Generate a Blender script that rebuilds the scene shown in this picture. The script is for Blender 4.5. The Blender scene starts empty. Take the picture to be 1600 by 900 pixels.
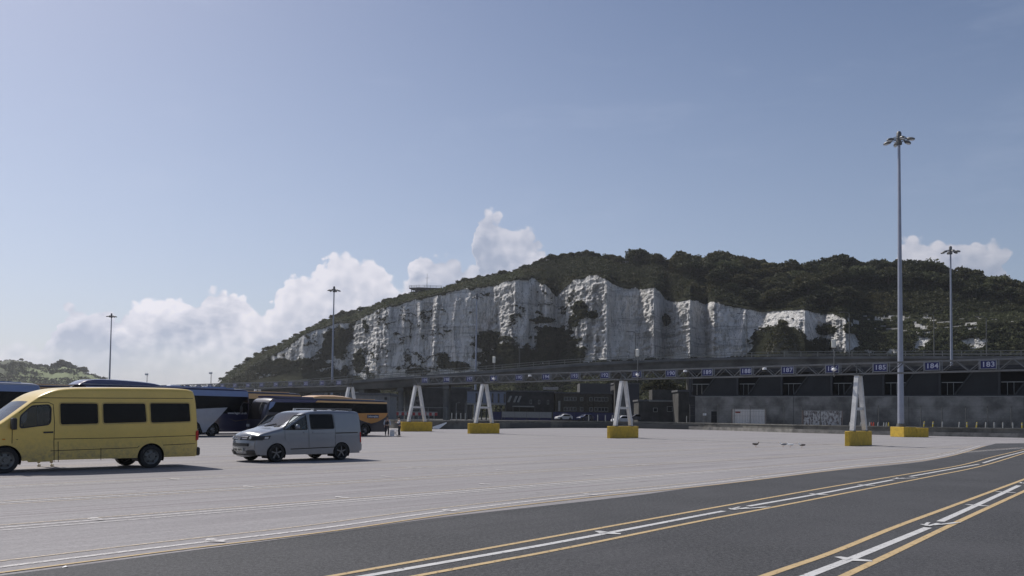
import bpy, bmesh, math, random
import numpy as np
from mathutils import Vector, Matrix, geometry
random.seed(7); RNG = np.random.default_rng(11)
S = bpy.context.scene; COL = S.collection
# ------------------------------------------------------------------ camera
FPX, CX, CY, EYE, ROLL = 1345.0, 800.0, 592.0, 1.8, 0.0125
PITCH = math.atan(58 / FPX)
fw = Vector((0, math.cos(PITCH), math.sin(PITCH)))
r0 = Vector((1, 0, 0)); u0 = Vector((0, -math.sin(PITCH), math.cos(PITCH)))
cr = r0 * math.cos(ROLL) + u0 * math.sin(ROLL)
cu = u0 * math.cos(ROLL) - r0 * math.sin(ROLL)
cam_d = bpy.data.cameras.new('camera'); cam = bpy.data.objects.new('camera', cam_d); COL.objects.link(cam)
cam.matrix_world = Matrix(((cr.x, cu.x, -fw.x, 0), (cr.y, cu.y, -fw.y, 0), (cr.z, cu.z, -fw.z, EYE), (0, 0, 0, 1)))
cam_d.sensor_width = 36; cam_d.lens = FPX / 1600 * 36; cam_d.shift_y = (CY - 450) / 1600
cam_d.clip_start = 0.1; cam_d.clip_end = 20000
S.camera = cam
# ------------------------------------------------------------------ sun, sky, exposure
S.view_settings.view_transform = 'Standard'; S.view_settings.look = 'None'
S.view_settings.exposure = -0.25; S.view_settings.gamma = 1
SUN_EL = math.radians(50); SUN_AZ = math.atan2(-0.745, 0.667)      # clockwise from +Y
sun_dir = Vector((math.sin(SUN_AZ) * math.cos(SUN_EL), math.cos(SUN_AZ) * math.cos(SUN_EL), math.sin(SUN_EL)))
sl = bpy.data.lights.new('sun', 'SUN'); sl.energy = 5.0; sl.angle = math.radians(0.53); sl.color = (1.0, 0.95, 0.88)
so = bpy.data.objects.new('sun', sl); COL.objects.link(so)
so.rotation_mode = 'QUATERNION'; so.rotation_quaternion = (-sun_dir).to_track_quat('-Z', 'Y'); so.location = (0, 0, 60)

def ray(px, py):
    return (fw + cr * ((px - CX) / FPX) - cu * ((py - CY) / FPX))
def gnd(px, py, z=0.0):
    d = ray(px, py); t = (z - EYE) / d.z
    return Vector((d.x * t, d.y * t, z))
def at(px, py, Y):
    d = ray(px, py); t = Y / d.y
    return Vector((d.x * t, Y, EYE + d.z * t))
def lin(c):
    f = lambda v: v / 12.92 if v <= 0.04045 else ((v + 0.055) / 1.055) ** 2.4
    return tuple(f(v / 255) for v in c)

world = bpy.data.worlds.new('World'); S.world = world; world.use_nodes = True
nt = world.node_tree; nt.nodes.clear()
class NB:
    """tiny node expression builder"""
    def __init__(s, nt): s.nt = nt
    def n(s, t, **kw):
        nd = s.nt.nodes.new(t)
        for k, v in kw.items(): setattr(nd, k, v)
        return nd
    def l(s, a, b): s.nt.links.new(a, b)
    def put(s, inp, v):
        if hasattr(v, 'is_output'): s.l(v, inp)
        else: inp.default_value = v
    def m(s, op, a, b=0.0, c=0.0, clamp=False):
        nd = s.n('ShaderNodeMath', operation=op, use_clamp=clamp)
        s.put(nd.inputs[0], a); s.put(nd.inputs[1], b)
        if op in ('MULTIPLY_ADD', 'COMPARE', 'SMOOTH_MIN'): s.put(nd.inputs[2], c)
        return nd.outputs[0]
    def ramp(s, v, lo, hi, a=0.0, b=1.0, smooth=True):
        nd = s.n('ShaderNodeMapRange', interpolation_type='SMOOTHSTEP' if smooth else 'LINEAR')
        s.put(nd.inputs[0], v); s.put(nd.inputs[1], lo); s.put(nd.inputs[2], hi); s.put(nd.inputs[3], a); s.put(nd.inputs[4], b)
        return nd.outputs[0]
    def mix(s, f, a, b, mode='MIX'):
        nd = s.n('ShaderNodeMix', data_type='RGBA', blend_type=mode)
        s.put(nd.inputs[0], f); s.put(nd.inputs[6], a if hasattr(a, 'is_output') else tuple(a) + (1,)); s.put(nd.inputs[7], b if hasattr(b, 'is_output') else tuple(b) + (1,))
        return nd.outputs[2]
    def noise(s, vec, scale, detail=4, rough=0.55, lac=2.0, dist=0.0):
        nd = s.n('ShaderNodeTexNoise'); s.put(nd.inputs['Vector'], vec)
        nd.inputs['Scale'].default_value = scale; nd.inputs['Detail'].default_value = detail
        nd.inputs['Roughness'].default_value = rough; nd.inputs['Distortion'].default_value = dist
        return nd.outputs[0]
    def vm(s, op, a, b):
        nd = s.n('ShaderNodeVectorMath', operation=op); s.put(nd.inputs[0], a); s.put(nd.inputs[1], b)
        return nd.outputs[0]
    def scalev(s, a, sc):
        return s.vm('MULTIPLY', a, sc)
B = NB(nt)
out = B.n('ShaderNodeOutputWorld'); bg = B.n('ShaderNodeBackground'); B.l(bg.outputs[0], out.inputs[0])
bg.inputs[1].default_value = 0.095
sky = B.n('ShaderNodeTexSky', sky_type='NISHITA', sun_disc=False)
sky.sun_elevation = SUN_EL; sky.sun_rotation = SUN_AZ; sky.altitude = 0; sky.air_density = 1.0; sky.dust_density = 1.6; sky.ozone_density = 1.5
tc = B.n('ShaderNodeTexCoord'); V = tc.outputs['Generated']
sx = B.n('ShaderNodeSeparateXYZ'); B.l(V, sx.inputs[0])
az = B.m('ARCTAN2', sx.outputs[0], sx.outputs[1]); el = B.m('ARCSINE', sx.outputs[2])
AZR, ELR = 0.72, 0.30
azw = B.m('ADD', az, B.m('MULTIPLY', B.m('SUBTRACT', B.noise(B.vm('ADD', V, (1.3, 5.2, 2.2)), 26, 4, 0.6), 0.5), 0.055))
def cloud_curve(pts):
    fc = B.n('ShaderNodeFloatCurve'); B.put(fc.inputs['Value'], B.m('MULTIPLY_ADD', azw, 0.5 / AZR, 0.5))
    cv = fc.mapping.curves[0]; P = []
    for px, py in pts:
        d = ray(px, py).normalized(); P.append((0.5 + math.atan2(d.x, d.y) * 0.5 / AZR, math.asin(d.z) / ELR))
    cv.points[0].location = (0.0, P[0][1]); cv.points[1].location = (1.0, P[-1][1])
    for p in P: cv.points.new(*p)
    for p in cv.points: p.handle_type = 'AUTO_CLAMPED'
    fc.mapping.update()
    return B.m('MULTIPLY', fc.outputs[0], ELR)
# tops of the cloud bank by azimuth, as heights above the horizon
top1 = cloud_curve([(0, 560), (60, 545), (92, 500), (108, 468), (140, 468), (180, 484), (206, 454), (250, 450), (290, 464), (345, 440), (378, 452), (410, 478), (436, 450),
    (470, 422), (500, 412), (526, 386), (560, 392), (590, 400), (624, 432), (646, 432), (656, 392), (700, 396), (740, 410), (748, 340), (764, 318), (790, 334), (808, 356), (846, 380), (880, 430), (930, 520), (1200, 560),
    (1360, 520), (1392, 402), (1425, 372), (1480, 368), (1530, 376), (1572, 404), (1590, 470), (1640, 540)])
low1 = cloud_curve([(0, 522), (30, 514), (62, 528), (100, 560), (160, 600), (700, 600), (1600, 600)])
nv = B.vm('ADD', V, (3.1, 0.7, 0.2))
nA = B.noise(nv, 16, 5, 0.60)
def vor(scale, vec):
    nd = B.n('ShaderNodeTexVoronoi', feature='SMOOTH_F1'); nd.inputs['Scale'].default_value = scale
    nd.inputs['Smoothness'].default_value = 0.35; B.l(vec, nd.inputs['Vector']); return nd.outputs['Distance']
def billow(vec):
    return B.m('ADD', B.m('MULTIPLY', vor(30, vec), -0.50), B.m('MULTIPLY', vor(85, vec), -0.38))
bl = billow(V)
def depth(elv, billv, nAv):
    """how far inside the cloud a direction lies, in radians of elevation"""
    return B.m('ADD', B.m('SUBTRACT', top1, elv), B.m('ADD', B.m('MULTIPLY', B.m('ADD', billv, 0.36), 0.042), B.m('MULTIPLY', B.m('SUBTRACT', nAv, 0.5), 0.040)))
dep = depth(el, bl, nA)
edge = B.ramp(dep, -0.001, 0.0055)
# shading of the puffs: same fields sampled a little towards the sun
off = Vector((-0.006, 0.0, 0.008))
Vs = B.vm('ADD', V, tuple(off)); nAs = B.noise(B.vm('ADD', nv, tuple(off)), 16, 5, 0.60)
deps = depth(B.m('ADD', el, 0.008), billow(Vs), nAs)
shade = B.ramp(B.m('SUBTRACT', dep, deps), -0.006, 0.024)
tops = B.ramp(dep, 0.004, 0.05, 1.0, 0.0)
patch = B.ramp(B.noise(B.scalev(B.vm('ADD', V, (7.7, 1.1, 0.4)), (1, 1, 2.2)), 9, 5, 0.62), 0.40, 0.62)
litc = B.m('ADD', B.m('MULTIPLY', shade, 0.62), B.m('ADD', B.m('MULTIPLY', tops, 0.40), B.m('MULTIPLY', B.m('SUBTRACT', patch, 0.5), 0.55)), clamp=True)
hz = B.ramp(az, -0.65, 0.60, 1.0, 0.45, smooth=False)
fade = B.ramp(B.m('MULTIPLY_ADD', B.m('SUBTRACT', nA, 0.5), 0.05, el), 0.040, 0.088, 0.25, 1.0)
cden = B.m('MULTIPLY', B.m('MULTIPLY', edge, fade), B.m('MULTIPLY_ADD', hz, 0.45, 0.50))
dep2 = B.m('ADD', B.m('SUBTRACT', low1, el), B.m('ADD', B.m('MULTIPLY', B.m('SUBTRACT', nA, 0.5), 0.05), B.m('MULTIPLY', bl, 0.02)))
cden = B.m('MAXIMUM', cden, B.m('MULTIPLY', B.ramp(dep2, 0.0, 0.012), 0.45))
body = B.mix(litc, (5.5, 6.1, 7.8), (11.6, 11.3, 12.2))
cc = B.n('ShaderNodeCombineColor')
body = B.mix(1.0, body, cc.outputs[0], 'MULTIPLY')
for i in range(3): B.put(cc.inputs[i], B.m('MULTIPLY_ADD', hz, 0.55, 0.45))
wisp = B.ramp(B.noise(B.scalev(V, (1, 1, 4)), 5, 6, 0.6), 0.52, 0.80, 0.0, 0.10)
haze_w = B.ramp(el, 0.0, 0.55, 0.42, 0.0)
skyb = B.mix(1.0, sky.outputs[0], (0.985, 0.975, 1.045), 'MULTIPLY')
skyc = B.mix(B.m('MULTIPLY', haze_w, hz), skyb, (8.4, 9.4, 11.8))
skyc = B.mix(wisp, skyc, (7.5, 8.2, 10.0))
B.l(B.mix(cden, skyc, body), bg.inputs[0])

# ------------------------------------------------------------------ helpers
def tag(o, label=None, cat=None, group=None, kind=None):
    if label: o['label'] = label
    if cat: o['category'] = cat
    if group: o['group'] = group
    if kind: o['kind'] = kind
    return o
def empty(name, loc=(0, 0, 0), rz=0, label=None, cat=None, group=None, parent=None):
    o = bpy.data.objects.new(name, None); COL.objects.link(o); o.location = loc; o.rotation_euler = (0, 0, rz); o.empty_display_size = .2
    if parent: o.parent = parent
    return tag(o, label, cat, group)
def copy_tree(o, parent=None):
    c = o.copy(); COL.objects.link(c); c.parent = parent
    for ch in list(o.children): copy_tree(ch, c)
    return c
class MB:
    def __init__(s): s.v = []; s.f = []; s.mi = []; s.cur = 0
    def add(s, vs, fs):
        b = len(s.v); s.v += [tuple(p) for p in vs]; s.f += [tuple(b + i for i in f) for f in fs]; s.mi += [s.cur] * len(fs)
        return s
    def box(s, c, d, rz=0, ax=None):
        x, y, z = d[0] / 2, d[1] / 2, d[2] / 2
        vs = [Vector((i * x, j * y, k * z)) for k in (-1, 1) for j in (-1, 1) for i in (-1, 1)]
        if ax is not None: vs = [ax @ p for p in vs]
        if rz: R = Matrix.Rotation(rz, 3, 'Z'); vs = [R @ p for p in vs]
        c = Vector(c); return s.add([p + c for p in vs], [(0, 2, 3, 1), (4, 5, 7, 6), (0, 1, 5, 4), (2, 6, 7, 3), (0, 4, 6, 2), (1, 3, 7, 5)])
    def bar(s, a, b, w, h=None, up=(0, 0, 1)):
        a, b = Vector(a), Vector(b); h = h or w; d = b - a; L = d.length
        if L < 1e-6: return s
        x = d / L; up = Vector(up)
        if abs(x.dot(up)) > .98: up = Vector((0, 1, 0)) if abs(x.y) < .9 else Vector((1, 0, 0))
        y = up.cross(x).normalized(); z = x.cross(y)
        return s.box((a + b) / 2, (L, w, h), ax=Matrix((x, y, z)).transposed())
    def tube(s, pts, r, n=8, cap=True):
        pts = [Vector(p) for p in pts]; R = r if isinstance(r, (list, tuple)) else [r] * len(pts); vs = []; fs = []
        for i, p in enumerate(pts):
            d = (pts[min(i + 1, len(pts) - 1)] - pts[max(i - 1, 0)]).normalized()
            up = Vector((0, 0, 1)) if abs(d.z) < .9 else Vector((1, 0, 0))
            x = d.cross(up).normalized(); y = d.cross(x)
            vs += [p + (x * math.cos(2 * math.pi * k / n) + y * math.sin(2 * math.pi * k / n)) * R[i] for k in range(n)]
        for i in range(len(pts) - 1):
            for k in range(n): fs.append((i * n + k, i * n + (k + 1) % n, (i + 1) * n + (k + 1) % n, (i + 1) * n + k))
        if cap: fs.append(tuple(range(n - 1, -1, -1))); fs.append(tuple((len(pts) - 1) * n + k for k in range(n)))
        return s.add(vs, fs)
    def lathe(s, prof, c=(0, 0, 0), axis='Z', n=16):
        """prof: (r, h) pairs"""
        vs = []; c = Vector(c)
        for r, h in prof:
            for k in range(n):
                t = 2 * math.pi * k / n; a, b = r * math.cos(t), r * math.sin(t)
                vs.append(c + (Vector((a, b, h)) if axis == 'Z' else Vector((a, h, b)) if axis == 'Y' else Vector((h, a, b))))
        m = len(prof); fs = [(i * n + k, i * n + (k + 1) % n, (i + 1) * n + (k + 1) % n, (i + 1) * n + k) for i in range(m - 1) for k in range(n)]
        return s.add(vs, fs)
    def ell(s, c, r, n=10, m=6, R=None):
        vs = []; fs = []; c = Vector(c)
        for i in range(m + 1):
            ph = math.pi * i / m
            for k in range(n):
                t = 2 * math.pi * k / n; p = Vector((r[0] * math.sin(ph) * math.cos(t), r[1] * math.sin(ph) * math.sin(t), r[2] * math.cos(ph)))
                vs.append(c + (R @ p if R else p))
        for i in range(m):
            for k in range(n): fs.append((i * n + k, i * n + (k + 1) % n, (i + 1) * n + (k + 1) % n, (i + 1) * n + k))
        return s.add(vs, fs)
    def prism(s, poly, z0, z1):
        n = len(poly); vs = [(p[0], p[1], z0) for p in poly] + [(p[0], p[1], z1) for p in poly]
        return s.add(vs, [tuple(range(n - 1, -1, -1)), tuple(range(n, 2 * n))] + [(i, (i + 1) % n, n + (i + 1) % n, n + i) for i in range(n)])
    def sheet(s, poly, z):
        return s.add([(p[0], p[1], z) for p in poly], [tuple(range(len(poly)))])
    def mesh(s, name, mats, smooth=False):
        me = bpy.data.meshes.new(name); me.from_pydata(s.v, [], s.f)
        for m in (mats if isinstance(mats, (list, tuple)) else [mats]): me.materials.append(m)
        if any(s.mi): me.polygons.foreach_set('material_index', s.mi)
        bm = bmesh.new(); bm.from_mesh(me); bmesh.ops.recalc_face_normals(bm, faces=bm.faces); bm.to_mesh(me); bm.free()
        if smooth: sm(me, smooth)
        return me
    def build(s, name, mats, parent=None, smooth=False, loc=None, rz=0):
        o = bpy.data.objects.new(name, s.mesh(name, mats, smooth)); COL.objects.link(o)
        if parent: o.parent = parent
        if loc is not None: o.location = loc
        if rz: o.rotation_euler.z = rz
        return o
def sm(me, ang=35):
    ang = 35 if ang is True else ang
    me.polygons.foreach_set('use_smooth', [True] * len(me.polygons)); me.set_sharp_from_angle(angle=math.radians(ang))
def inst(me, name, parent=None, loc=(0, 0, 0), rot=(0, 0, 0), scale=None):
    o = bpy.data.objects.new(name, me); COL.objects.link(o); o.parent = parent; o.location = loc; o.rotation_euler = rot
    if scale: o.scale = scale
    return o
def bigmesh(name, V, F, mat, attr=None, smooth=False):
    """numpy verts (n,3) and faces (m,k)"""
    me = bpy.data.meshes.new(name); k = F.shape[1]
    me.vertices.add(len(V)); me.vertices.foreach_set('co', V.astype(np.float32).ravel())
    me.loops.add(F.size); me.loops.foreach_set('vertex_index', F.astype(np.int32).ravel())
    me.polygons.add(len(F)); me.polygons.foreach_set('loop_start', np.arange(0, F.size, k, dtype=np.int32))
    if smooth: me.polygons.foreach_set('use_smooth', np.ones(len(F), bool))
    me.update(calc_edges=True); me.materials.append(mat)
    if attr is not None:
        for n, a in attr.items():
            at_ = me.attributes.new(n, 'FLOAT', 'POINT'); at_.data.foreach_set('value', a.astype(np.float32))
    return me
MATS = {}
def mat(name, col, rough=0.6, metal=0.0, var=0.12, scale=3.0, bump=0.0, bscale=30.0, spec=0.5, coat=0.0, dirt=None, fn=None):
    if name in MATS: return MATS[name]
    m = bpy.data.materials.new(name); m.use_nodes = True; t = m.node_tree; b = NB(t)
    p = t.nodes['Principled BSDF']; co = b.n('ShaderNodeTexCoord').outputs['Object']
    p.inputs['Roughness'].default_value = rough; p.inputs['Metallic'].default_value = metal; p.inputs['Specular IOR Level'].default_value = spec
    p.inputs['Coat Weight'].default_value = coat; p.inputs['Coat Roughness'].default_value = 0.06
    c = tuple(col)
    if var:
        n1 = b.noise(co, scale, 5, 0.6); k = b.ramp(n1, 0.3, 0.7, 1 - var, 1 + var)
        cm = b.n('ShaderNodeCombineColor')
        for i in range(3): b.put(cm.inputs[i], k)
        cc_ = b.mix(1.0, c, cm.outputs[0], 'MULTIPLY')
    else: cc_ = c + (1,)
    if dirt:      # (colour, amount, lower z, upper z) grime near the bottom plus noise
        sp = b.n('ShaderNodeSeparateXYZ'); b.l(co, sp.inputs[0])
        n2 = b.noise(co, 9, 5, 0.7); f = b.m('MULTIPLY', b.ramp(sp.outputs[2], dirt[2], dirt[3], 1.0, 0.12), b.ramp(n2, 0.35, 0.75, 0.2, 1.0))
        cc_ = b.mix(b.m('MULTIPLY', f, dirt[1]), cc_ if hasattr(cc_, 'is_output') else c, dirt[0])
    b.put(p.inputs['Base Color'], cc_)
    if bump:
        bp = b.n('ShaderNodeBump'); bp.inputs['Strength'].default_value = bump; bp.inputs['Distance'].default_value = 0.02
        b.l(b.noise(co, bscale, 6, 0.65), bp.inputs['Height']); b.l(bp.outputs[0], p.inputs['Normal'])
    if fn: fn(b, p, co)
    MATS[name] = m; return m
def glass(name, tint=(0.5, 0.55, 0.55), amt=0.6, rough=0.03):
    m = bpy.data.materials.new(name); m.use_nodes = True; t = m.node_tree; t.nodes.clear(); b = NB(t)
    o = b.n('ShaderNodeOutputMaterial'); tr = b.n('ShaderNodeBsdfTransparent'); tr.inputs[0].default_value = tuple(c * amt for c in tint) + (1,)
    g = b.n('ShaderNodeBsdfGlossy'); g.inputs['Roughness'].default_value = rough; g.inputs[0].default_value = (0.9, 0.9, 0.9, 1)
    fr = b.n('ShaderNodeFresnel'); fr.inputs[0].default_value = 1.6; mx = b.n('ShaderNodeMixShader')
    b.l(fr.outputs[0], mx.inputs[0]); b.l(tr.outputs[0], mx.inputs[1]); b.l(g.outputs[0], mx.inputs[2]); b.l(mx.outputs[0], o.inputs[0])
    MATS[name] = m; return m
def text_mesh(txt, h, mt, ext=0.004, bold=0.0, xs=1.0, track=1.0):
    cu_ = bpy.data.curves.new('lettering', 'FONT'); cu_.body = txt; cu_.size = h / 0.72; cu_.extrude = ext; cu_.offset = bold
    cu_.align_x = 'CENTER'; cu_.align_y = 'CENTER'; cu_.space_character = track; cu_.resolution_u = 2
    o = bpy.data.objects.new('t', cu_); COL.objects.link(o); dg = bpy.context.evaluated_depsgraph_get(); dg.update()
    me = bpy.data.meshes.new_from_object(o.evaluated_get(dg)); bpy.data.objects.remove(o); bpy.data.curves.remove(cu_)
    me.materials.clear(); me.materials.append(mt)
    for v in me.vertices: v.co.x *= xs
    return me
# value noise in numpy
_h = RNG.random((256, 256))
def vn(x, y):
    xi = np.floor(x).astype(int); yi = np.floor(y).astype(int); fx = x - xi; fy = y - yi
    fx = fx * fx * (3 - 2 * fx); fy = fy * fy * (3 - 2 * fy); g = lambda a, c: _h[a % 256, c % 256]
    return (g(xi, yi) * (1 - fx) + g(xi + 1, yi) * fx) * (1 - fy) + (g(xi, yi + 1) * (1 - fx) + g(xi + 1, yi + 1) * fx) * fy
def fbm(x, y, o=4, g=0.5):
    s = 0; a = 1; t = 0
    for i in range(o): s = s + a * vn(x * 2 ** i + 17.3 * i, y * 2 ** i + 9.1 * i); t += a; a *= g
    return s / t
# axes of the lanes: LA runs along them (away, to the right), LL across them (away, to the left)
LA = Vector((0.6746, 0.738, 0)).normalized(); LL = Vector((-LA.y, LA.x, 0))
def lane(al, lat, z=0.0): return LA * al + LL * lat + Vector((0, 0, z))
# ------------------------------------------------------------------ ground, yard, road
def concrete_fn(b, p, co):
    # worn concrete/asphalt yard: pinkish grey, streaked along the lanes, oil and tyre marks
    mp = b.n('ShaderNodeMapping'); b.l(co, mp.inputs[0]); mp.inputs['Rotation'].default_value = (0, 0, -math.atan2(LA.y, LA.x))
    rot = mp.outputs[0]
    st = b.noise(b.scalev(rot, (0.10, 1.3, 1)), 1.0, 6, 0.65)
    big = b.noise(co, 0.06, 4, 0.6); fine = b.noise(co, 9, 6, 0.75); grit = b.noise(co, 26, 5, 0.85)
    c = b.mix(b.ramp(st, 0.3, 0.72), (0.232, 0.222, 0.230), (0.300, 0.288, 0.296))
    c = b.mix(b.ramp(big, 0.35, 0.7, 0, 0.6), c, (0.285, 0.278, 0.276))
    oil = b.ramp(b.noise(b.scalev(rot, (0.16, 0.75, 1)), 1.1, 5, 0.7), 0.58, 0.74, 0.0, 0.62)
    c = b.mix(oil, c, (0.135, 0.118, 0.130))
    ln = b.ramp(b.noise(b.scalev(rot, (0.035, 6.0, 1)), 1.0, 3, 0.6), 0.56, 0.70, 0.0, 0.60)
    c = b.mix(ln, c, (0.150, 0.118, 0.130))
    pale = b.ramp(b.noise(b.scalev(rot, (0.05, 3.0, 1)), 1.4, 4, 0.6), 0.58, 0.74, 0.0, 0.42)
    c = b.mix(pale, c, (0.42, 0.40, 0.40))
    spot = b.n('ShaderNodeTexVoronoi'); spot.inputs['Scale'].default_value = 0.9; b.l(rot, spot.inputs['Vector'])
    c = b.mix(b.m('MULTIPLY', b.ramp(spot.outputs['Distance'], 0.05, 0.14, 0.6, 0.0), b.ramp(big, 0.45, 0.6)), c, (0.12, 0.11, 0.115))
    k = b.m('ADD', b.ramp(fine, 0.3, 0.7, 0.84, 1.06), b.ramp(grit, 0.44, 0.57, -0.09, 0.09))
    cm = b.n('ShaderNodeCombineColor')
    for i in range(3): b.put(cm.inputs[i], k)
    b.l(b.mix(1.0, c, cm.outputs[0], 'MULTIPLY'), p.inputs['Base Color'])
    bp = b.n('ShaderNodeBump'); bp.inputs['Strength'].default_value = 0.35; bp.inputs['Distance'].default_value = 0.01
    b.l(grit, bp.inputs['Height']); b.l(bp.outputs[0], p.inputs['Normal'])
def asphalt_fn(b, p, co):
    grit = b.m('ADD', b.m('MULTIPLY', b.noise(co, 60, 3, 0.8), .45), b.m('MULTIPLY', b.noise(co, 17, 5, 0.9), .55)); fine = b.noise(co, 12, 6, 0.7); big = b.noise(co, 0.25, 4, 0.6)
    c = b.mix(b.ramp(grit, 0.44, 0.57), (0.014, 0.015, 0.017), (0.088, 0.089, 0.094))
    c = b.mix(b.ramp(big, 0.35, 0.7, 0, 0.45), c, (0.078, 0.078, 0.084))
    c = b.mix(b.ramp(fine, 0.6, 0.8, 0, 0.35), c, (0.10, 0.10, 0.105))
    mp = b.n('ShaderNodeMapping'); b.l(co, mp.inputs[0]); mp.inputs['Rotation'].default_value = (0, 0, -math.atan2(LA.y, LA.x))
    tr = b.ramp(b.noise(b.scalev(mp.outputs[0], (0.05, 2.2, 1)), 1.0, 3, 0.5), 0.55, 0.75, 0, 0.35)
    c = b.mix(tr, c, (0.035, 0.035, 0.040))
    c = b.mix(b.ramp(b.noise(b.scalev(mp.outputs[0], (0.3, 1.1, 1)), 1.6, 5, 0.7), 0.63, 0.74, 0, 0.45), c, (0.022, 0.022, 0.025))
    b.l(c, p.inputs['Base Color'])
    bp = b.n('ShaderNodeBump'); bp.inputs['Strength'].default_value = 0.6; bp.inputs['Distance'].default_value = 0.012
    b.l(grit, bp.inputs['Height']); b.l(bp.outputs[0], p.inputs['Normal'])
M_yard = mat('yard_concrete', (0.3, 0.28, 0.29), 0.85, var=0, fn=concrete_fn, spec=0.25)
M_asph = mat('dark_asphalt', (0.06, 0.06, 0.06), 0.80, var=0, fn=asphalt_fn, spec=0.3)
M_far = mat('far_ground', (0.10, 0.10, 0.085), 0.95, scale=0.02, var=0.3)
def worn_paint(name, col, lo, hi):
    def fn(b, p, co):
        n = b.noise(co, 14, 6, 0.75); tr = b.n('ShaderNodeBsdfTransparent'); mx = b.n('ShaderNodeMixShader')
        b.put(p.inputs['Base Color'], b.mix(b.ramp(b.noise(co, 3, 4, 0.6), 0.3, 0.7), tuple(c * 0.86 for c in col), tuple(col)))
        o = [x for x in b.nt.nodes if x.type == 'OUTPUT_MATERIAL'][0]
        b.l(b.ramp(n, lo, hi), mx.inputs[0]); b.l(tr.outputs[0], mx.inputs[1]); b.l(p.outputs[0], mx.inputs[2]); b.l(mx.outputs[0], o.inputs[0])
    return mat(name, col, 0.7, var=0, fn=fn, spec=0.3)
M_white = worn_paint('white_road_paint', (0.54, 0.54, 0.54), 0.33, 0.44)
M_yell = worn_paint('yellow_road_paint', (0.50, 0.37, 0.20), 0.33, 0.44)
M_oldw = worn_paint('old_white_paint', (0.58, 0.56, 0.55), 0.28, 0.56)
M_oldy = worn_paint('old_yellow_paint', (0.52, 0.44, 0.34), 0.30, 0.58)

mb = MB(); mb.sheet([(-3000, -400), (3000, -400), (3000, 4000), (-3000, 4000)], -0.10); tag(mb.build('ground', M_far), kind='structure')
# foot of the quay wall that closes the yard, traced on the ground
wallpx = [(250, 661), (420, 663.5), (560, 667.0), (640, 669.8), (720, 670.4), (780, 669.6), (870, 668.6), (980, 669.0), (1100, 671.6), (1240, 676), (1420, 680.5), (1600, 684.0)]
wallp = [gnd(*p) for p in wallpx]
wallp = [wallp[0] + Vector((-60, 10, 0))] + wallp + [wallp[-1] + (wallp[-1] - wallp[-2]).normalized() * 45]
yard = [(p.x, p.y) for p in wallp] + [(120, 20), (120, -60), (-160, -60), (-160, wallp[0].y + 10)]
mb = MB(); mb.sheet(yard, 0.0); tag(mb.build('parking_yard', M_yard), kind='structure')

def smooth_path(pts, n=8):
    """Catmull-Rom through ground points"""
    P = [Vector(p) for p in pts]; P = [P[0] * 2 - P[1]] + P + [P[-1] * 2 - P[-2]]; o = []
    for i in range(1, len(P) - 2):
        for k in range(n):
            t = k / n; a, b_, c, d = P[i - 1], P[i], P[i + 1], P[i + 2]
            o.append(0.5 * ((2 * b_) + (c - a) * t + (2 * a - 5 * b_ + 4 * c - d) * t * t + (3 * b_ - a - 3 * c + d) * t ** 3))
    o.append(P[-2]); return o
def fit_lane(px, back=14, fwd=0):
    P = [gnd(*p) for p in px]
    P = [P[0] + (P[0] - P[1]).normalized() * back] + P
    if fwd: P.append(P[-1] + (P[-1] - P[-2]).normalized() * fwd)
    return smooth_path(P, 6)
def ribbon(mb, path, w, z):
    vs = []; n = len(path)
    for i in range(n):
        d = (path[min(i + 1, n - 1)] - path[max(i - 1, 0)]); d.z = 0; d.normalize(); nn = Vector((-d.y, d.x, 0))
        vs += [path[i] + nn * w / 2, path[i] - nn * w / 2]
    vs = [(p.x, p.y, z) for p in vs]
    mb.add(vs, [(2 * i, 2 * i + 1, 2 * i + 3, 2 * i + 2) for i in range(n - 1)])
# the dark carriageway
edge_px = [(0, 900), (250, 867), (500, 834.5), (700, 807.5), (980, 776), (1100, 760), (1310, 735), (1462, 718), (1531, 699.5)]
edge_g = fit_lane(edge_px, 20)
rp = [(p.x, p.y) for p in edge_g]
for q in [(1556, 693), (1600, 692.5), (1700, 694)]: g = gnd(*q); rp.append((g.x, g.y))
rp += [(110, 62), (110, -40), (-60, -40)]
mb = MB(); mb.sheet(rp, 0.004); tag(mb.build('asphalt_road', M_asph), kind='structure')

def paint(name, paths, m, z):
    mb = MB()
    for path, w in paths: ribbon(mb, path, w, z)
    return tag(mb.build(name, m), kind='structure')
s2u = fit_lane([(530, 899), (740, 861.5), (1100, 796.5), (1203, 778), (1300, 760.8), (1401.6, 743.8), (1503, 726.8), (1553, 713.5), (1600, 702.5)], 12, 25)
s2l = fit_lane([(661, 899), (875, 859), (1100, 813.5), (1200, 794.5), (1369, 761.5), (1456, 744.5), (1537.5, 727.5), (1600, 708.5)], 12, 25)
s3u = fit_lane([(1200, 899), (1300, 864), (1401.6, 823), (1484, 792.5), (1600, 749.4)], 8, 0)
s3l = fit_lane([(1323, 899), (1397, 864), (1503, 813), (1600, 768)], 8, 0)
for s in (s3u, s3l):
    d = (s[-1] - s[-2]).normalized()
    for k in range(1, 20): s.append(s[-1] + d * 2.0)
paint('yellow_line', [(s2u, 0.10)], M_yell, 0.009); paint('yellow_line', [(s2l, 0.10)], M_yell, 0.009)
paint('yellow_line', [(s3u, 0.11)], M_yell, 0.009); paint('yellow_line', [(s3l, 0.11)], M_yell, 0.009)
def pathpx(px, z=0.0): return smooth_path([gnd(*p) for p in px], 6)
w2 = [fit_lane([(582, 899), (875, 847.5), (1100, 804.8), (1131, 799)], 10),
      pathpx([(1169, 791.5), (1269, 774), (1350, 758.6), (1396, 750)]), pathpx([(1422, 744.8), (1460, 738), (1503, 730.3), (1530, 725.4)])]
w2.append(pathpx([(1536, 723.6), (1568, 714), (1600, 705.6), (1640, 695)]))
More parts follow.
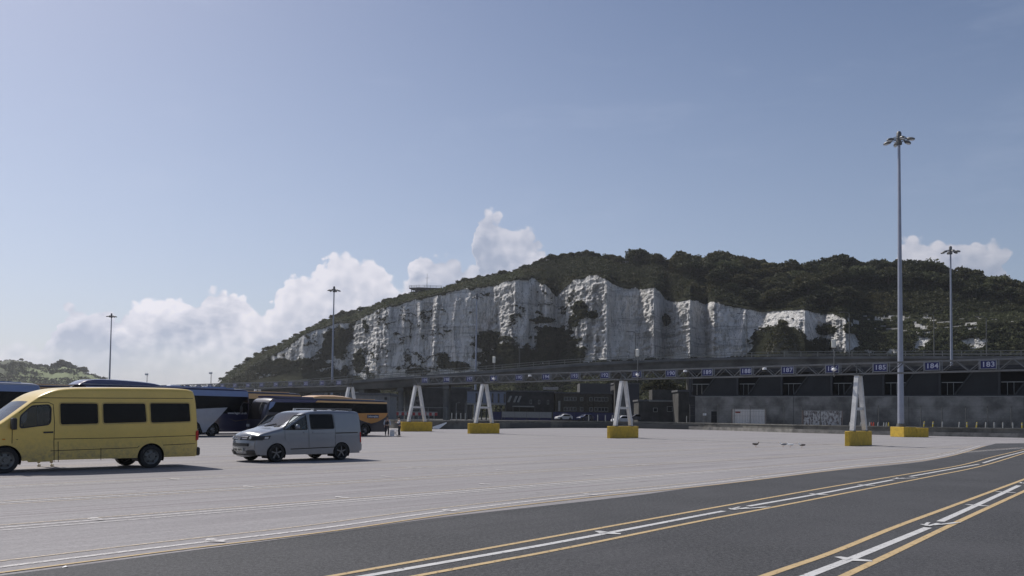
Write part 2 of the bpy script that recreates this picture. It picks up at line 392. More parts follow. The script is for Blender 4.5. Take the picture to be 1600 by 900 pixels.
for k, w in enumerate(w2): paint('white_line', [(w, 0.12)], M_white, 0.009)
w3 = [fit_lane([(1265.6, 899), (1329.7, 874), (1450, 825)], 8), pathpx([(1469, 815.5), (1522, 791.5), (1565.6, 771.5), (1592, 759)])]
g1 = gnd(1612, 751); w3.append([g1 + (w3[1][-1] - w3[1][-2]).normalized() * k * 2 for k in range(15)])
for w in w3: paint('white_line', [(w, 0.13)], M_white, 0.009)
def tick(px, py, m=M_white, w=0.5, s=1.0, z=0.014):
    """swept arrow barbs across the line"""
    c = gnd(px, py); d = LA; n = LL; mb = MB()
    for sg in (-1, 1):
        P = [c + n * sg * 0.03 - d * 0.09 * s, c + n * sg * w * s * .5 + d * 0.06 * s, c + n * sg * w * s * .40 + d * 0.15 * s, c + n * sg * 0.03 + d * 0.13 * s]
        mb.add([(p.x, p.y, z) for p in P], [(0, 1, 2, 3)])
    tag(mb.build('arrow_marking', m), kind='structure')
def bent(px, py, m=M_white, s=1.0, z=0.014):
    c = gnd(px, py); mb = MB(); F = lambda a, l: c + LA * a * s + LL * l * s
    for pts, w in (([(-.55, .06), (-.15, .16), (.3, .24)], .10), ([(-.62, 0), (-.1, -.02), (.3, -.02)], .12), ([(-.3, -.06), (.2, -.18), (.9, -.30)], .10), ([(-.1, -.14), (.45, -.30), (1.0, -.40)], .07), ([(-.62, 0), (-.35, .24)], .09)):
        ribbon(mb, smooth_path([F(*q) for q in pts], 4), w * s, z); z += 0.0011
    tag(mb.build('arrow_marking', m), kind='structure')
for p in ((1330, 876), (1525.6, 790.8), (1570, 770)): tick(*p)
for p in ((945, 834), (1277, 773.4), (1352, 759)): tick(*p)
bent(1460, 820, s=.62); bent(1160, 795, s=.68); bent(1408, 748, s=.7); bent(1602, 755, s=.6)
# faded sets of lines in the yard
l1w = fit_lane([(0, 886.5), (250, 855.5), (500, 826), (700, 798.5), (920, 773.5), (1100, 756.3), (1310, 731.5), (1462, 714.5), (1531, 696.5)], 12)
def offs(path, d):
    o = []; n = len(path)
    for i in range(n):
        t = (path[min(i + 1, n - 1)] - path[max(i - 1, 0)]).normalized(); o.append(path[i] + Vector((-t.y, t.x, 0)) * d)
    return o
paint('faded_line', [(l1w, 0.11)], M_oldw, 0.006)
paint('faded_yellow_line', [(offs(l1w, 0.42), 0.07)], M_oldy, 0.006); paint('faded_yellow_line', [(offs(l1w, -0.38), 0.07)], M_yell, 0.0085)
lats = [14.6, 18.4, 22.2, 25.8, 29.3, 32.8, 36.3, 39.8, 43.2, 46.6, 50.0, 53.4, 56.8, 60.2]
for i, la in enumerate(lats):
    a0 = -30; a1 = 75 - la * 0.1
    for off, w, m in ((0.0, 0.10, M_oldw), (0.32, 0.07, M_oldy), (-0.32, 0.07, M_oldy if i % 2 else M_oldw)):
        if i > 5 and off < 0: continue
        P = [lane(a, la + off + 0.15 * math.sin(a * 0.05 + i)) for a in np.arange(a0, a1, 4.0)]
        paint('faded_line', [(P, w)], m, 0.006)
for p in ((330, 846), (700, 799), (920, 773.5), (1180, 746)): tick(*p, m=M_oldw, w=.5, s=.9)
for p in ((145, 812), (530, 778), (755, 757), (270, 749), (385, 761), (915, 742), (600, 745), (780, 735), (640, 731), (1000, 727), (830, 722), (1130, 712), (1050, 706), (925, 705), (1190, 719)):
    tick(*p, m=M_oldw, w=.5, s=.9)
# quay wall: low concrete wall, top 1.25 m, a paler plinth to the right
M_wall = mat('wall_concrete', (0.13, 0.125, 0.11), 0.9, var=0.35, scale=0.7, bump=0.4, bscale=6)
M_wallp = mat('wall_plinth', (0.22, 0.21, 0.19), 0.9, var=0.3, scale=1.2, bump=0.4, bscale=8)
def run_wall(mb, path, w, z0, z1, off=0.0):
    n = len(path); vs = []
    for i in range(n):
        d = (path[min(i + 1, n - 1)] - path[max(i - 1, 0)]); d.z = 0; d.normalize(); nn = Vector((-d.y, d.x, 0))
        a = path[i] + nn * off; b_ = path[i] + nn * (off + w)
        vs += [(a.x, a.y, z0), (b_.x, b_.y, z0), (b_.x, b_.y, z1), (a.x, a.y, z1)]
    fs = [(4 * i + k, 4 * i + (k + 1) % 4, 4 * i + 4 + (k + 1) % 4, 4 * i + 4 + k) for i in range(n - 1) for k in range(4)] + [(0, 1, 2, 3), (4 * n - 1, 4 * n - 2, 4 * n - 3, 4 * n - 4)]
    mb.add(vs, fs)
wr = empty('quay_wall', wallp[6], 0, 'long low dark concrete wall closing off the far side of the vehicle yard', 'wall')
wp = smooth_path([p - wallp[6] for p in wallp], 3)
mb = MB(); run_wall(mb, wp, 0.5, -0.02, 0.98, 0.0); mb.build('wall_body', M_wall, wr)
mb = MB(); run_wall(mb, wp, 0.7, 0.98, 1.12, -0.08); mb.build('coping', mat('wall_coping', (0.17, 0.165, 0.145), 0.9, var=0.3, scale=1.0), wr)
mb = MB(); run_wall(mb, wp[-18:], 0.35, -0.01, 0.50, -0.36); mb.build('plinth', M_wallp, wr)
# terrace behind the wall
ter = [(p.x, p.y + 0.3) for p in wallp] + [(400, 300), (400, 900), (-500, 900), (-500, wallp[0].y + 12)]
M_ter = mat('terrace_asphalt', (0.075, 0.075, 0.072), 0.95, scale=0.05, var=0.3)
mb = MB(); mb.prism(ter, -0.05, 0.75); tag(mb.build('raised_terrace', M_ter), kind='structure')
# ------------------------------------------------------------------ the cliff headland
def ipx(tab, x, k=1): return np.interp(x, [t[0] for t in tab], [t[k] for t in tab])
DIST = [(240, 700), (300, 645), (400, 595), (545, 545), (700, 495), (900, 450), (1050, 425), (1200, 400), (1330, 380), (1450, 368), (1600, 352), (1750, 338), (1900, 330)]
SIL = [(240, 640), (330, 612), (342, 602), (360, 582), (400, 558), (450, 536), (490, 512), (520, 499), (545, 492), (580, 482), (620, 470), (645, 459), (690, 455), (720, 444), (760, 437), (800, 430), (830, 420), (870, 408), (920, 406), (960, 416), (1000, 414), (1050, 418), (1120, 418), (1150, 420), (1190, 428), (1260, 434), (1300, 428), (1340, 424), (1400, 428), (1440, 430), (1480, 434), (1530, 452), (1560, 456), (1600, 470), (1700, 490), (1900, 540)]
CT = [(240, 642), (330, 618), (345, 606), (400, 566), (440, 545), (480, 518), (510, 506), (525, 500), (545, 500), (580, 488), (620, 476), (650, 466), (700, 454), (740, 447), (760, 441), (800, 437), (830, 430), (850, 440), (868, 455), (885, 440), (900, 431), (930, 431), (960, 444), (1000, 447), (1030, 449), (1042, 466), (1060, 470), (1110, 468), (1120, 474), (1180, 482), (1260, 486), (1300, 488), (1320, 498), (1335, 520), (1400, 520), (1600, 500), (1900, 540)]
CB = [(240, 648), (345, 612), (400, 592), (440, 584), (480, 580), (520, 584), (560, 592), (600, 600), (700, 596), (745, 586), (775, 575), (800, 572), (860, 572), (900, 570), (1050, 566), (1160, 562), (1175, 545), (1190, 520), (1215, 510), (1240, 514), (1262, 536), (1280, 552), (1320, 556), (1345, 552), (1600, 556), (1900, 570)]
NX = 1500; xs = np.linspace(250, 1860, NX)
hor = 650 + 0.0125 * (xs - 800); D0 = ipx(DIST, xs)
# direction on the ground for each column, and heights of the profile points
dx = np.array([ray(x, 600).x / ray(x, 600).y for x in xs])
def zof(py, Y): return EYE + (hor - py) * Y / FPX
# vertical flutes and bays of the face
sarc = np.cumsum(np.hypot(np.diff(D0 * dx, prepend=(D0 * dx)[0]), np.diff(D0, prepend=D0[0])))
rows = []
nT, nF, nB_ = 26, 124, 46
Zct = zof(ipx(CT, xs), D0 + 5); Zcb = np.minimum(zof(ipx(CB, xs), D0), Zct - 1.0)
back = 58 + 22 * vn(sarc / 60, sarc * 0 + 3); ZS = np.maximum(zof(ipx(SIL, xs), D0 + 5 + back), Zct + 1.5)
FAC = [(240, 0), (440, 6), (470, -4), (500, 4), (548, 8), (566, 0), (585, -6), (606, -9), (640, -4), (662, -3), (690, -5), (716, -1), (740, 1), (768, 6), (803, -7), (812, -4), (838, 2), (852, -2), (868, 9), (912, -3), (948, -12), (955, -6), (998, 3), (1021, -7), (1027, -2), (1038, 7), (1078, -9), (1084, -3), (1103, 7), (1116, -5), (1130, -4), (1190, 3), (1258, -9), (1272, -2), (1290, 2), (1322, -8), (1345, 0), (1900, 0)]
rough = np.interp(ipx(FAC, xs + 4) - ipx(FAC, xs - 4), [-1.5, -.3, .3], [1.35, .7, .35])
bay = 1.45 * ipx(FAC, xs) + (fbm(sarc / 22, sarc * 0 + 5.5, 3) - .5) * 9
V = []; veg = []; ch = []
for i in range(nT):                      # scree and bushes at the foot
    t = i / nT; d = -34 * (1 - t) ** 1.0; z = -1 + (Zcb + 1) * t ** 1.25
    n = (fbm(sarc / 9, sarc * 0 + t * 5, 4) - .5) * 5 * math.sin(math.pi * t)
    V.append((d + bay * .75 * t, z + n)); veg.append(np.ones(NX))
for i in range(nF):                      # chalk face
    t = i / (nF - 1); z = Zcb + (Zct - Zcb) * t; H = (Zct - Zcb)
    rib = 1 - np.abs(2 * fbm(sarc / 13 + 0.25 * vn(z / 14, sarc / 40), z / 55, 3) - 1)          # buttresses
    rib2 = fbm(sarc / 3.2, z / 20 + 7, 4); bed = fbm(sarc / 26, z / 1.3, 3); small = fbm(sarc / 1.5, z / 1.5 + 3, 4, .65)
    w = min(1.0, 6 * t + .12, 6 * (1 - t) + .25) * np.clip(H / 25, 0.15, 1); rg = rough
    d = 8.5 * t + 1.5 * t * t + bay * (.75 + .25 * vn(sarc / 18, z / 22))  + w * (-(rib - .6) * 6.5 - rg * ((rib2 - .5) * 7.0 + (bed - .5) * 2.6 + (small - .5) * 5.5))
    V.append((d, z)); veg.append(np.zeros(NX))
dtop = V[-1][0]
for i in range(1, nB_):                  # wooded slope above
    t = i / (nB_ - 1)
    if t < .8: u = t / .8; d = dtop + (back - dtop) * u ** 0.9; z = Zct + (ZS - Zct) * (1 - (1 - u) ** 1.5)
    else: u = (t - .8) / .2; d = back + u * 260; z = ZS - u * 22
    n = (fbm(sarc / 14, sarc * 0 + t * 7 + 20, 4) - .5) * 6 * min(1, t * 5) * max(0.15, 1 - t)
    V.append((d, z + n)); veg.append(np.ones(NX))
D = np.array([v[0] for v in V]); Z = np.array([v[1] for v in V]); NR = len(V)
YY = D0[None, :] + D; XX = YY * dx[None, :]
PXX = np.broadcast_to(xs[None, :], D.shape); PYY = hor[None, :] - (Z - EYE) * FPX / YY
# where plants take hold on the face
jag = (fbm(XX / 4 + 3, Z / 3, 5) - .5) * 1.4
VEG = np.array(veg)
F_ = VEG < .5; ledge = fbm(sarc[None, :] / 11 + 0 * Z, Z / 3.6 + 11, 4); cl = fbm(sarc[None, :] / 6 + 0 * Z, Z / 6 + 40, 4)
hfrac = (Z - Zcb[None, :]) / np.maximum(Zct - Zcb, 1)[None, :]
# plants on the face follow ledges: low on the left half, a few streaks above
thr = np.interp(PXX, [340, 440, 455, 520, 545, 600, 700, 760, 860, 905, 940, 1050, 1170, 1200, 1330, 1345, 1900], [.42, .50, .60, .52, .50, .60, .605, .62, .60, .64, .72, .69, .70, .60, .52, .40, .40])
thr = thr + np.interp(PXX, [440, 560, 1330, 1345], [.0, .055, .055, 0]) - np.clip(.30 - hfrac, 0, 1) * np.interp(PXX, [340, 900, 1000, 1900], [.20, .20, .10, .2])
BL = [(795, 564, 52, 34), (762, 532, 26, 18), (870, 545, 44, 34), (855, 520, 22, 14), (845, 500, 18, 6), (866, 428, 26, 22), (845, 415, 20, 14), (905, 484, 12, 14), (895, 500, 9, 10), (925, 492, 10, 6), (690, 565, 12, 16), (715, 572, 18, 8), (650, 580, 20, 6), (531, 535, 14, 26), (560, 565, 9, 20),
      (1218, 535, 46, 26), (1285, 540, 22, 12), (1290, 515, 16, 8), (1110, 465, 10, 6), (1062, 462, 14, 8), (1040, 500, 7, 10), (430, 575, 60, 14), (480, 570, 40, 10), (512, 540, 10, 26), (372, 590, 40, 30), (1000, 440, 12, 5)]
bl_ = np.zeros_like(D)
for bx_, by, rx, ry in BL: bl_ = np.maximum(bl_, 1.15 - np.hypot((PXX - bx_) / rx, (PYY - by) / ry))
wire = np.abs(fbm(sarc[None, :] / 9 + 0 * Z, Z / 5 + 70, 4) - .5) < .019 + .03 * (cl - .5)
wmask = (fbm(sarc[None, :] / 30 + 0 * Z, Z / 20 + 33, 3) > .42 + .17 * hfrac) & (PXX < 900)
face_v = (cl * .55 + ledge * .45 > thr + np.interp(PXX, [560, 620, 870, 900, 1170, 1200], [.03, .05, .05, .10, .10, .05])) | (wire & wmask) | ((bl_ > .02) & (bl_ + jag * .9 > .22)) | (hfrac < .035 + jag * .08) | (hfrac > .985 + jag * .05)
VEG = np.where(F_, face_v.astype(float), 1.0)
rightbare = (PXX > 1325) & (PYY > 492) & (fbm(XX / 3, Z / 1.6 + 9, 4) > .57)
VEG = np.where((~F_) & rightbare, 0.46, VEG)
# bulge out the bushy parts of the face
YY = YY - np.where(F_, VEG * (0.3 + 1.0 * cl), 0); XX = YY * dx[None, :]
VV = np.stack([XX, YY, Z], -1).reshape(-1, 3)
idx = np.arange(NR * NX).reshape(NR, NX)
FF = np.stack([idx[:-1, :-1], idx[:-1, 1:], idx[1:, 1:], idx[1:, :-1]], -1).reshape(-1, 4)
def chalk_fn(b, p, co):
    at_ = b.n('ShaderNodeAttribute', attribute_name='veg').outputs['Fac']
    n1 = b.noise(co, 0.09, 5, 0.65); n2 = b.noise(b.scalev(co, (1, 1, 0.25)), 0.35, 6, 0.7); bed = b.noise(b.scalev(co, (0.05, 0.05, 1)), 0.34, 5, 0.75); crk = b.noise(b.scalev(co, (1, 1, 0.07)), 0.22, 6, 0.75)
    n3 = b.noise(co, 1.5, 5, 0.7)
    c = b.mix(b.ramp(n2, 0.35, 0.72), (0.90, 0.885, 0.86), (0.70, 0.69, 0.67))
    c = b.mix(b.ramp(n1, 0.50, 0.78, 0, 0.45), c, (0.42, 0.42, 0.40))
    c = b.mix(b.ramp(b.noise(co, 0.05, 3, 0.5), 0.62, 0.8, 0, 0.45), c, (0.56, 0.46, 0.38))
    c = b.mix(b.ramp(bed, 0.55, 0.62, 0, 0.50), c, (0.26, 0.26, 0.25))
    c = b.mix(b.m('MULTIPLY', b.ramp(crk, 0.47, 0.50), b.ramp(crk, 0.50, 0.53, 0.75, 0.0)), c, (0.17, 0.17, 0.16))
    c = b.mix(b.ramp(b.noise(co, 0.7, 5, 0.8), 0.60, 0.68, 0, 0.5), c, (0.20, 0.20, 0.18))
    g = b.mix(n3, (0.016, 0.019, 0.010), (0.040, 0.043, 0.020))
    b.l(b.mix(b.ramp(at_, 0.35, 0.65), c, g), p.inputs['Base Color'])
    bp = b.n('ShaderNodeBump'); bp.inputs['Strength'].default_value = 1.0; bp.inputs['Distance'].default_value = 2.2
    b.l(b.m('ADD', b.m('MULTIPLY', n3, .35), b.m('ADD', b.noise(co, 0.45, 6, 0.75), b.m('MULTIPLY', bed, .6))), bp.inputs['Height']); b.l(bp.outputs[0], p.inputs['Normal'])
M_chalk = mat('chalk_cliff', (0.7, 0.7, 0.68), 0.95, var=0, fn=chalk_fn, spec=0.1)
me = bigmesh('chalk_cliff', VV, FF, M_chalk, {'veg': VEG.ravel()}, smooth=True)
ter_o = bpy.data.objects.new('chalk_cliff', me); COL.objects.link(ter_o); tag(ter_o, kind='structure')

# ------------------------------------------------------------------ foliage
def leaf_fn(lo, hi):
    def fn(b, p, co):
        geo = b.n('ShaderNodeNewGeometry'); rp_ = geo.outputs['Random Per Island']
        n = b.noise(geo.outputs['Position'], 0.12, 4, 0.6)
        oi = b.n('ShaderNodeObjectInfo').outputs['Random']
        c = b.mix(b.m('ADD', b.m('MULTIPLY', rp_, 0.45), b.m('MULTIPLY_ADD', n, 0.35, b.m('MULTIPLY', oi, 0.25)), clamp=True), lo, hi)
        c = b.mix(b.ramp(b.noise(geo.outputs['Position'], 0.045, 3, 0.5), 0.5, 0.72, 0, 0.5), c, (hi[0] * 1.35, hi[1] * 1.05, hi[2] * .9))
        b.l(c, p.inputs['Base Color'])
        tr = b.n('ShaderNodeBsdfTranslucent'); b.l(c, tr.inputs[0]); mx = b.n('ShaderNodeMixShader'); mx.inputs[0].default_value = 0.25
        o = [x for x in b.nt.nodes if x.type == 'OUTPUT_MATERIAL'][0]
        b.l(p.outputs[0], mx.inputs[1]); b.l(tr.outputs[0], mx.inputs[2]); b.l(mx.outputs[0], o.inputs[0])
    return fn
M_leaf = mat('dark_leaves', (0.05, 0.06, 0.03), 0.7, var=0, fn=leaf_fn((0.016, 0.020, 0.010), (0.068, 0.074, 0.034)), spec=0.2)
M_leaf2 = mat('olive_leaves', (0.07, 0.07, 0.03), 0.7, var=0, fn=leaf_fn((0.024, 0.027, 0.012), (0.092, 0.090, 0.040)), spec=0.2)
M_leaf3 = mat('pale_olive_leaves', (0.07, 0.07, 0.03), 0.7, var=0, fn=leaf_fn((0.035, 0.045, 0.020), (0.125, 0.135, 0.065)), spec=0.2)
M_bark = mat('bark', (0.07, 0.06, 0.045), 0.9)
def leaf_quads(C, size, rng, flat=0.0):
    """one small randomly turned quad for every centre"""
    n = len(C); a = rng.normal(size=(n, 3)); a /= np.linalg.norm(a, axis=1)[:, None]
    b_ = rng.normal(size=(n, 3)); b_ -= (a * b_).sum(1)[:, None] * a; b_ /= np.linalg.norm(b_, axis=1)[:, None]
    s = (size * rng.uniform(.6, 1.4, n))[:, None] if np.isscalar(size) else (size * rng.uniform(.6, 1.4, n))[:, None]
    a = a * s; b_ = b_ * s * .7
    V_ = np.stack([C - a, C - b_ * .8, C + a, C + b_], 1).reshape(-1, 3)
    return V_, np.arange(len(V_)).reshape(-1, 4)
def clump_points(rng, cen, rad, per, squash=.8):
    """points on lumpy shells round each centre, upper side favoured"""
    n = len(cen); d = rng.normal(size=(n, per, 3)); d /= np.linalg.norm(d, axis=2)[:, :, None]
    d[:, :, 2] = np.where(d[:, :, 2] < -.35, -d[:, :, 2], d[:, :, 2])
    r = rad[:, None] * rng.uniform(.72, 1.06, (n, per)) * (1 + .18 * np.sin(d[:, :, 0] * 7 + rad[:, None] * 9) * np.cos(d[:, :, 1] * 6))
    P = cen[:, None, :] + d * r[:, :, None] * np.array([1, 1, squash]); return P.reshape(-1, 3)
def crown(seed, R, H, leaf, lobes, per):
    rng = np.random.default_rng(seed); d = rng.normal(size=(lobes, 3)); d /= np.linalg.norm(d, axis=1)[:, None]
    d[:, 2] = np.abs(d[:, 2]) * 1.1 - .25; c = d * np.array([R, R, H]) * rng.uniform(.45, .8, (lobes, 1)); rad = R * rng.uniform(.22, .46, lobes)
    P = clump_points(rng, c, rad, per, .8); P[:, 2] += H * .35
    return leaf_quads(P, leaf, rng)
def core(V_, F_):
    return V_, F_
CR = []
for k in range(6):
    v, f = crown(50 + k, 4.2, 3.4, .34, 26 + 3 * k, 95)
    CR.append(bigmesh('crown', v, f, [M_leaf, M_leaf2, M_leaf, M_leaf, M_leaf3, M_leaf2][k]))
TR = []
for k in range(3):
    mb = MB(); mb.tube([(0, 0, -4), (0.1 * k, 0, -1), (0.2, .1 * k, 1.4)], [.32, .25, .14], 7)
    for j in range(5):
        a = j * 1.26 + k; mb.tube([(0.1, 0, -1.6 + j * .4), (math.cos(a) * 1.2, math.sin(a) * 1.2, .4 + j * .3), (math.cos(a) * 2.2, math.sin(a) * 2.2, 1.6 + j * .3)], [.13, .09, .04], 5)
    TR.append(mb.mesh('trunk', M_bark))
def surf(px, d):
    """point on the terrain for a column and a distance back"""
    c = int(round((px - xs[0]) / (xs[1] - xs[0]))); c = max(0, min(NX - 1, c))
    r0_ = nT + nF - 1 if d > V[nT + nF - 1][0][c] else 0
    col = D[r0_:, c]; z = np.interp(d, col, Z[r0_:, c]); Y = D0[c] + d
    return Vector((Y * dx[c], Y, float(z)))
def tree(px, d, s, label, k, sink=0.0, sq=1.0):
    p = surf(px, d); t = empty('tree', (p.x, p.y, p.z + 1.5 * s - sink), random.uniform(0, 6.28), label, 'tree', GRP)
    t.scale = (s * random.uniform(.9, 1.15), s, s * sq)
    inst(CR[k % 6], 'crown', t); inst(TR[k % 3], 'trunk', t); return t
# skyline wood, tree by tree
GRP = 'trees of the wood on top of the headland'
LB = {0: 'round dark tree on the skyline above the left half of the white cliff', 1: 'broad dark tree on the skyline of the wooded hill to the right',
      2: 'dark tree in the wooded slope below the skyline, above the white chalk', 3: 'tall rounded tree among the largest on the skyline beside the tall lamp mast'}
k = 0
for px in np.arange(838, 1760, 10.5):
    x = px + random.uniform(-3, 3); big = 1.0 + .5 * (math.sin(x * .05) * .5 + .5) * (x > 1100)
    s = random.uniform(.7, 1.0) * big
    tree(x, back[int((x - 250) / 1610 * (NX - 1))] - random.uniform(0, 8), s, LB[1 if x > 1050 else 0], k, sq=random.uniform(.8, 1.05)); k += 1
DOM = [(853, 408, 22, 'small dome on the skyline where the wood begins above the cliff'), (890, 396, 42, 'broad low crown at the top of the headland above the notch in the chalk'), (925, 402, 26, 'small crown just right of the headland top'), (960, 408, 20, 'low crown in the dip of the skyline right of the headland top'), (995, 400, 28, 'round crown above the squarest block of chalk'), (1028, 404, 26, 'round crown above the right end of the high chalk'), (1060, 409, 24, 'small crown between two rounder ones in the middle skyline'), (1080, 404, 26, 'neat crown left of the large middle skyline tree'),
  (1125, 400, 46, 'largest round tree of the middle skyline'), (1166, 409, 36, 'second large tree of the middle skyline, touching the largest'), (1198, 418, 20, 'small tree in the dip right of the middle skyline trees'), (1217, 413, 24, 'small pointed tree alone in the skyline dip'), (1250, 418, 26, 'low tree before the skyline rises to the right'), (1290, 411, 38, 'first big tree where the right skyline rises'), (1332, 405, 54, 'broadest flat crown left of the tall mast'), (1374, 405, 42, 'crown just left of the tall mast'), (1402, 413, 32, 'crown directly behind the tall mast'),
  (1452, 407, 68, 'great domed tree right of the tall mast, below the small cloud'), (1500, 436, 36, 'tree right of the second mast at the falling skyline'), (1527, 435, 38, 'dark tree on the falling skyline under the right cloud edge'), (1560, 438, 44, 'rounded tree near the right end of the skyline'), (1594, 452, 40, 'last tree of the skyline at the right edge'), (1640, 466, 44, 'tree of the skyline beyond the right edge')]
for x, ty, w, lb in DOM:
    c = int((x - 250) / 1610 * (NX - 1)); Y = D0[c] + back[c] - 2; R_ = w / 2 * Y / FPX; s = R_ / 4.3; zt_ = EYE + (650 + .0125 * (x - 800) - ty) * Y / FPX
    t = empty('tree', (Y * dx[c], Y, zt_ - 4.3 * s), x, lb, 'tree', GRP); t.scale = (s, s, s); inst(CR[k % 6], 'crown', t); inst(TR[k % 3], 'trunk', t); k += 1
for row, (a, b_, st) in enumerate([(1000, 1740, 15), (1060, 1740, 17), (1120, 1740, 19), (860, 1740, 24)]):
    for px in np.arange(a, b_, st):
        x = px + random.uniform(-7, 7); c = int((x - 250) / 1610 * (NX - 1)); d0 = V[nT + nF - 1][0][c]; fr = [.78, .58, .38, .2][row]
        if x < 1060 and fr < .5: continue
        if x < 1160 and fr < .3: continue
        if x > 1330 and fr < .5: continue
        tree(x, d0 + (back[c] - d0) * (fr + random.uniform(-.09, .09)), random.uniform(1.0, 2.0), LB[2], k, sink=.8, sq=random.uniform(.75, 1)); k += 1
GRP = 'bushes along the sloping left end of the headland'
for px in np.arange(346, 835, 9.0):
    x = px + random.uniform(-3, 3); c = int((x - 250) / 1610 * (NX - 1))
    if 636 < x < 694: continue
    s = random.uniform(.42, .85) * (1.3 if 540 > x > 505 else 1) * (1.25 if x < 480 else 1)
    tree(x, back[c] - random.uniform(-2, 18), s, 'low windswept bush on the falling left crest of the headland', k, sink=1.0 * s, sq=.8); k += 1
# mass of scrub and ivy over the slopes and ledges: nobody could count it
def scrub(name, mask_fn, n, rad, per, leaf, mt, label, seed):
    rng = np.random.default_rng(seed); r = rng.integers(0, NR - 1, n * 16); c = rng.integers(0, NX - 1, n * 16)
    area = np.abs(np.hypot(D[r + 1, c] - D[r, c], Z[r + 1, c] - Z[r, c])) * np.hypot(XX[r, c + 1] - XX[r, c], YY[r, c + 1] - YY[r, c])
    m0 = mask_fn(r, c); r, c, area = r[m0], c[m0], area[m0]
    ok = rng.random(len(r)) < area / np.percentile(area, 80); r, c = r[ok][:n], c[ok][:n]
    P = np.stack([XX[r, c], YY[r, c], Z[r, c]], -1) + rng.normal(size=(len(r), 3)) * np.array([.7, .5, .3])
    R_ = rng.uniform(rad[0], rad[1], len(P)); Q = clump_points(rng, P, R_, per, .75)
    v, f = leaf_quads(Q, leaf, rng); o = bpy.data.objects.new(name, bigmesh(name, v, f, mt)); COL.objects.link(o)
    tag(o, label, 'bushes', kind='stuff'); return o
isface = np.zeros(NR, bool); isface[nT:nT + nF] = True; istop = np.zeros(NR, bool); istop[nT + nF + 1:NR - 9] = True; isfoot = np.zeros(NR, bool); isfoot[:nT] = True
scrub('hilltop_scrub', lambda r, c: istop[r] & (xs[c] > 820) & (VEG[r, c] > .5) & ~((xs[c] > 1325) & (PYY[r, c] > 488)), 5200, (1.0, 2.6), 26, .46, M_leaf, 'dense dark scrub and low trees covering the slope above the white cliff', 3)
scrub('crest_scrub', lambda r, c: istop[r] & (xs[c] <= 820) & (xs[c] > 335), 4000, (.6, 1.6), 20, .38, M_leaf3, 'low green scrub along the sloping crest on the left of the cliff', 4)
scrub('ledge_plants', lambda r, c: isface[r] & (VEG[r, c] > .5), 6500, (.35, 1.0), 14, .34, M_leaf, 'dark ivy and bushes clinging to ledges of the white cliff face', 5)
scrub('foot_scrub', lambda r, c: isfoot[r] & (xs[c] < 1340) & (r > 6) & (r < 22), 5500, (1.2, 3.0), 34, .46, M_leaf3, 'olive green scrub growing along the foot of the white cliff', 6)
scrub('bank_scrub', lambda r, c: (xs[c] >= 1325) & (PYY[r, c] > 488) & (VEG[r, c] > .5), 5500, (.5, 1.5), 18, .40, M_leaf3, 'patchy scrub on the chalky bank below the wood on the right', 8)
# mound in front of the cliff
c0 = int((1222 - 250) / 1610 * (NX - 1)); mp_ = Vector((dx[c0] * (D0[c0] - 22), D0[c0] - 22, 0)); rng = np.random.default_rng(9)
mv = []; mf = []; nu, nv_ = 44, 14; MH = zof(507, D0 - 22)[c0]
for j in range(nv_ + 1):
    t = j / nv_
    for i in range(nu):
        a = i / nu * 2 * math.pi; w_ = (1 - t) ** .75; rr = 1 + .12 * math.sin(a * 3 + 1) + .08 * math.sin(a * 7)
        mv.append((mp_.x + math.cos(a) * 17 * rr * w_ + 0.8 * t, mp_.y + math.sin(a) * 13 * rr * w_, MH * t ** .85))
for j in range(nv_):
    for i in range(nu): mf.append((j * nu + i, j * nu + (i + 1) % nu, (j + 1) * nu + (i + 1) % nu, (j + 1) * nu + i))
mv = np.array(mv); o = bpy.data.objects.new('scree_mound', bigmesh('scree_mound', mv, np.array(mf), mat('mound_soil', (0.10, 0.095, 0.07), .95, scale=.3, var=.4), smooth=True)); COL.objects.link(o); tag(o, kind='structure')
pt = mv[rng.integers(0, len(mv), 1500)] + rng.normal(size=(1500, 3)) * .8
v, f = leaf_quads(clump_points(rng, pt, rng.uniform(.6, 1.5, len(pt)), 26, .7), .32, rng)
o = bpy.data.objects.new('mound_scrub', bigmesh('mound_scrub', v, f, M_leaf2)); COL.objects.link(o); tag(o, 'rounded mound overgrown with olive scrub in front of the cliff', 'bushes', kind='stuff')
# ------------------------------------------------------------------ distant hill on the left
HS = [(-260, 566), (-60, 562), (0, 564), (35, 564), (55, 571), (80, 575), (100, 573), (125, 580), (140, 586), (165, 594), (195, 599), (225, 603), (300, 607)]
hx = np.linspace(-250, 300, 160); YH = 1250.0; hdx = np.array([ray(x, 600).x / ray(x, 600).y for x in hx]); hh = 650 + .0125 * (hx - 800)
top = EYE + (hh - ipx(HS, hx)) * YH / FPX; vv = []; nr = 60
for j in range(nr):
    t = j / (nr - 1); d = -260 + 420 * t; z = top * np.clip(1 - (np.clip(-d, 0, 300) / 262) ** 1.6, 0, 1) if d < 0 else top - (d / 160) ** 2 * 25
    z = z + (fbm(hx / 12, hx * 0 + t * 6, 4) - .5) * 7 * (t > .05) - .3; vv.append(np.stack([(YH + d) * hdx, np.full_like(hx, YH + d), z], -1))
vv = np.array(vv); ii = np.arange(nr * 160).reshape(nr, 160); ff = np.stack([ii[:-1, :-1], ii[:-1, 1:], ii[1:, 1:], ii[1:, :-1]], -1).reshape(-1, 4)
def hill_fn(b, p, co):
    n = b.noise(b.scalev(co, (1, 1, 3)), 0.008, 4, 0.6)
    b.l(b.mix(b.ramp(n, 0.46, 0.56), (0.13, 0.16, 0.06), (0.05, 0.06, 0.03)), p.inputs['Base Color'])
o = bpy.data.objects.new('distant_hill', bigmesh('distant_hill', vv.reshape(-1, 3), ff, mat('hill_grass', (.1, .1, .05), .95, var=0, fn=hill_fn), smooth=True)); COL.objects.link(o); tag(o, kind='structure')
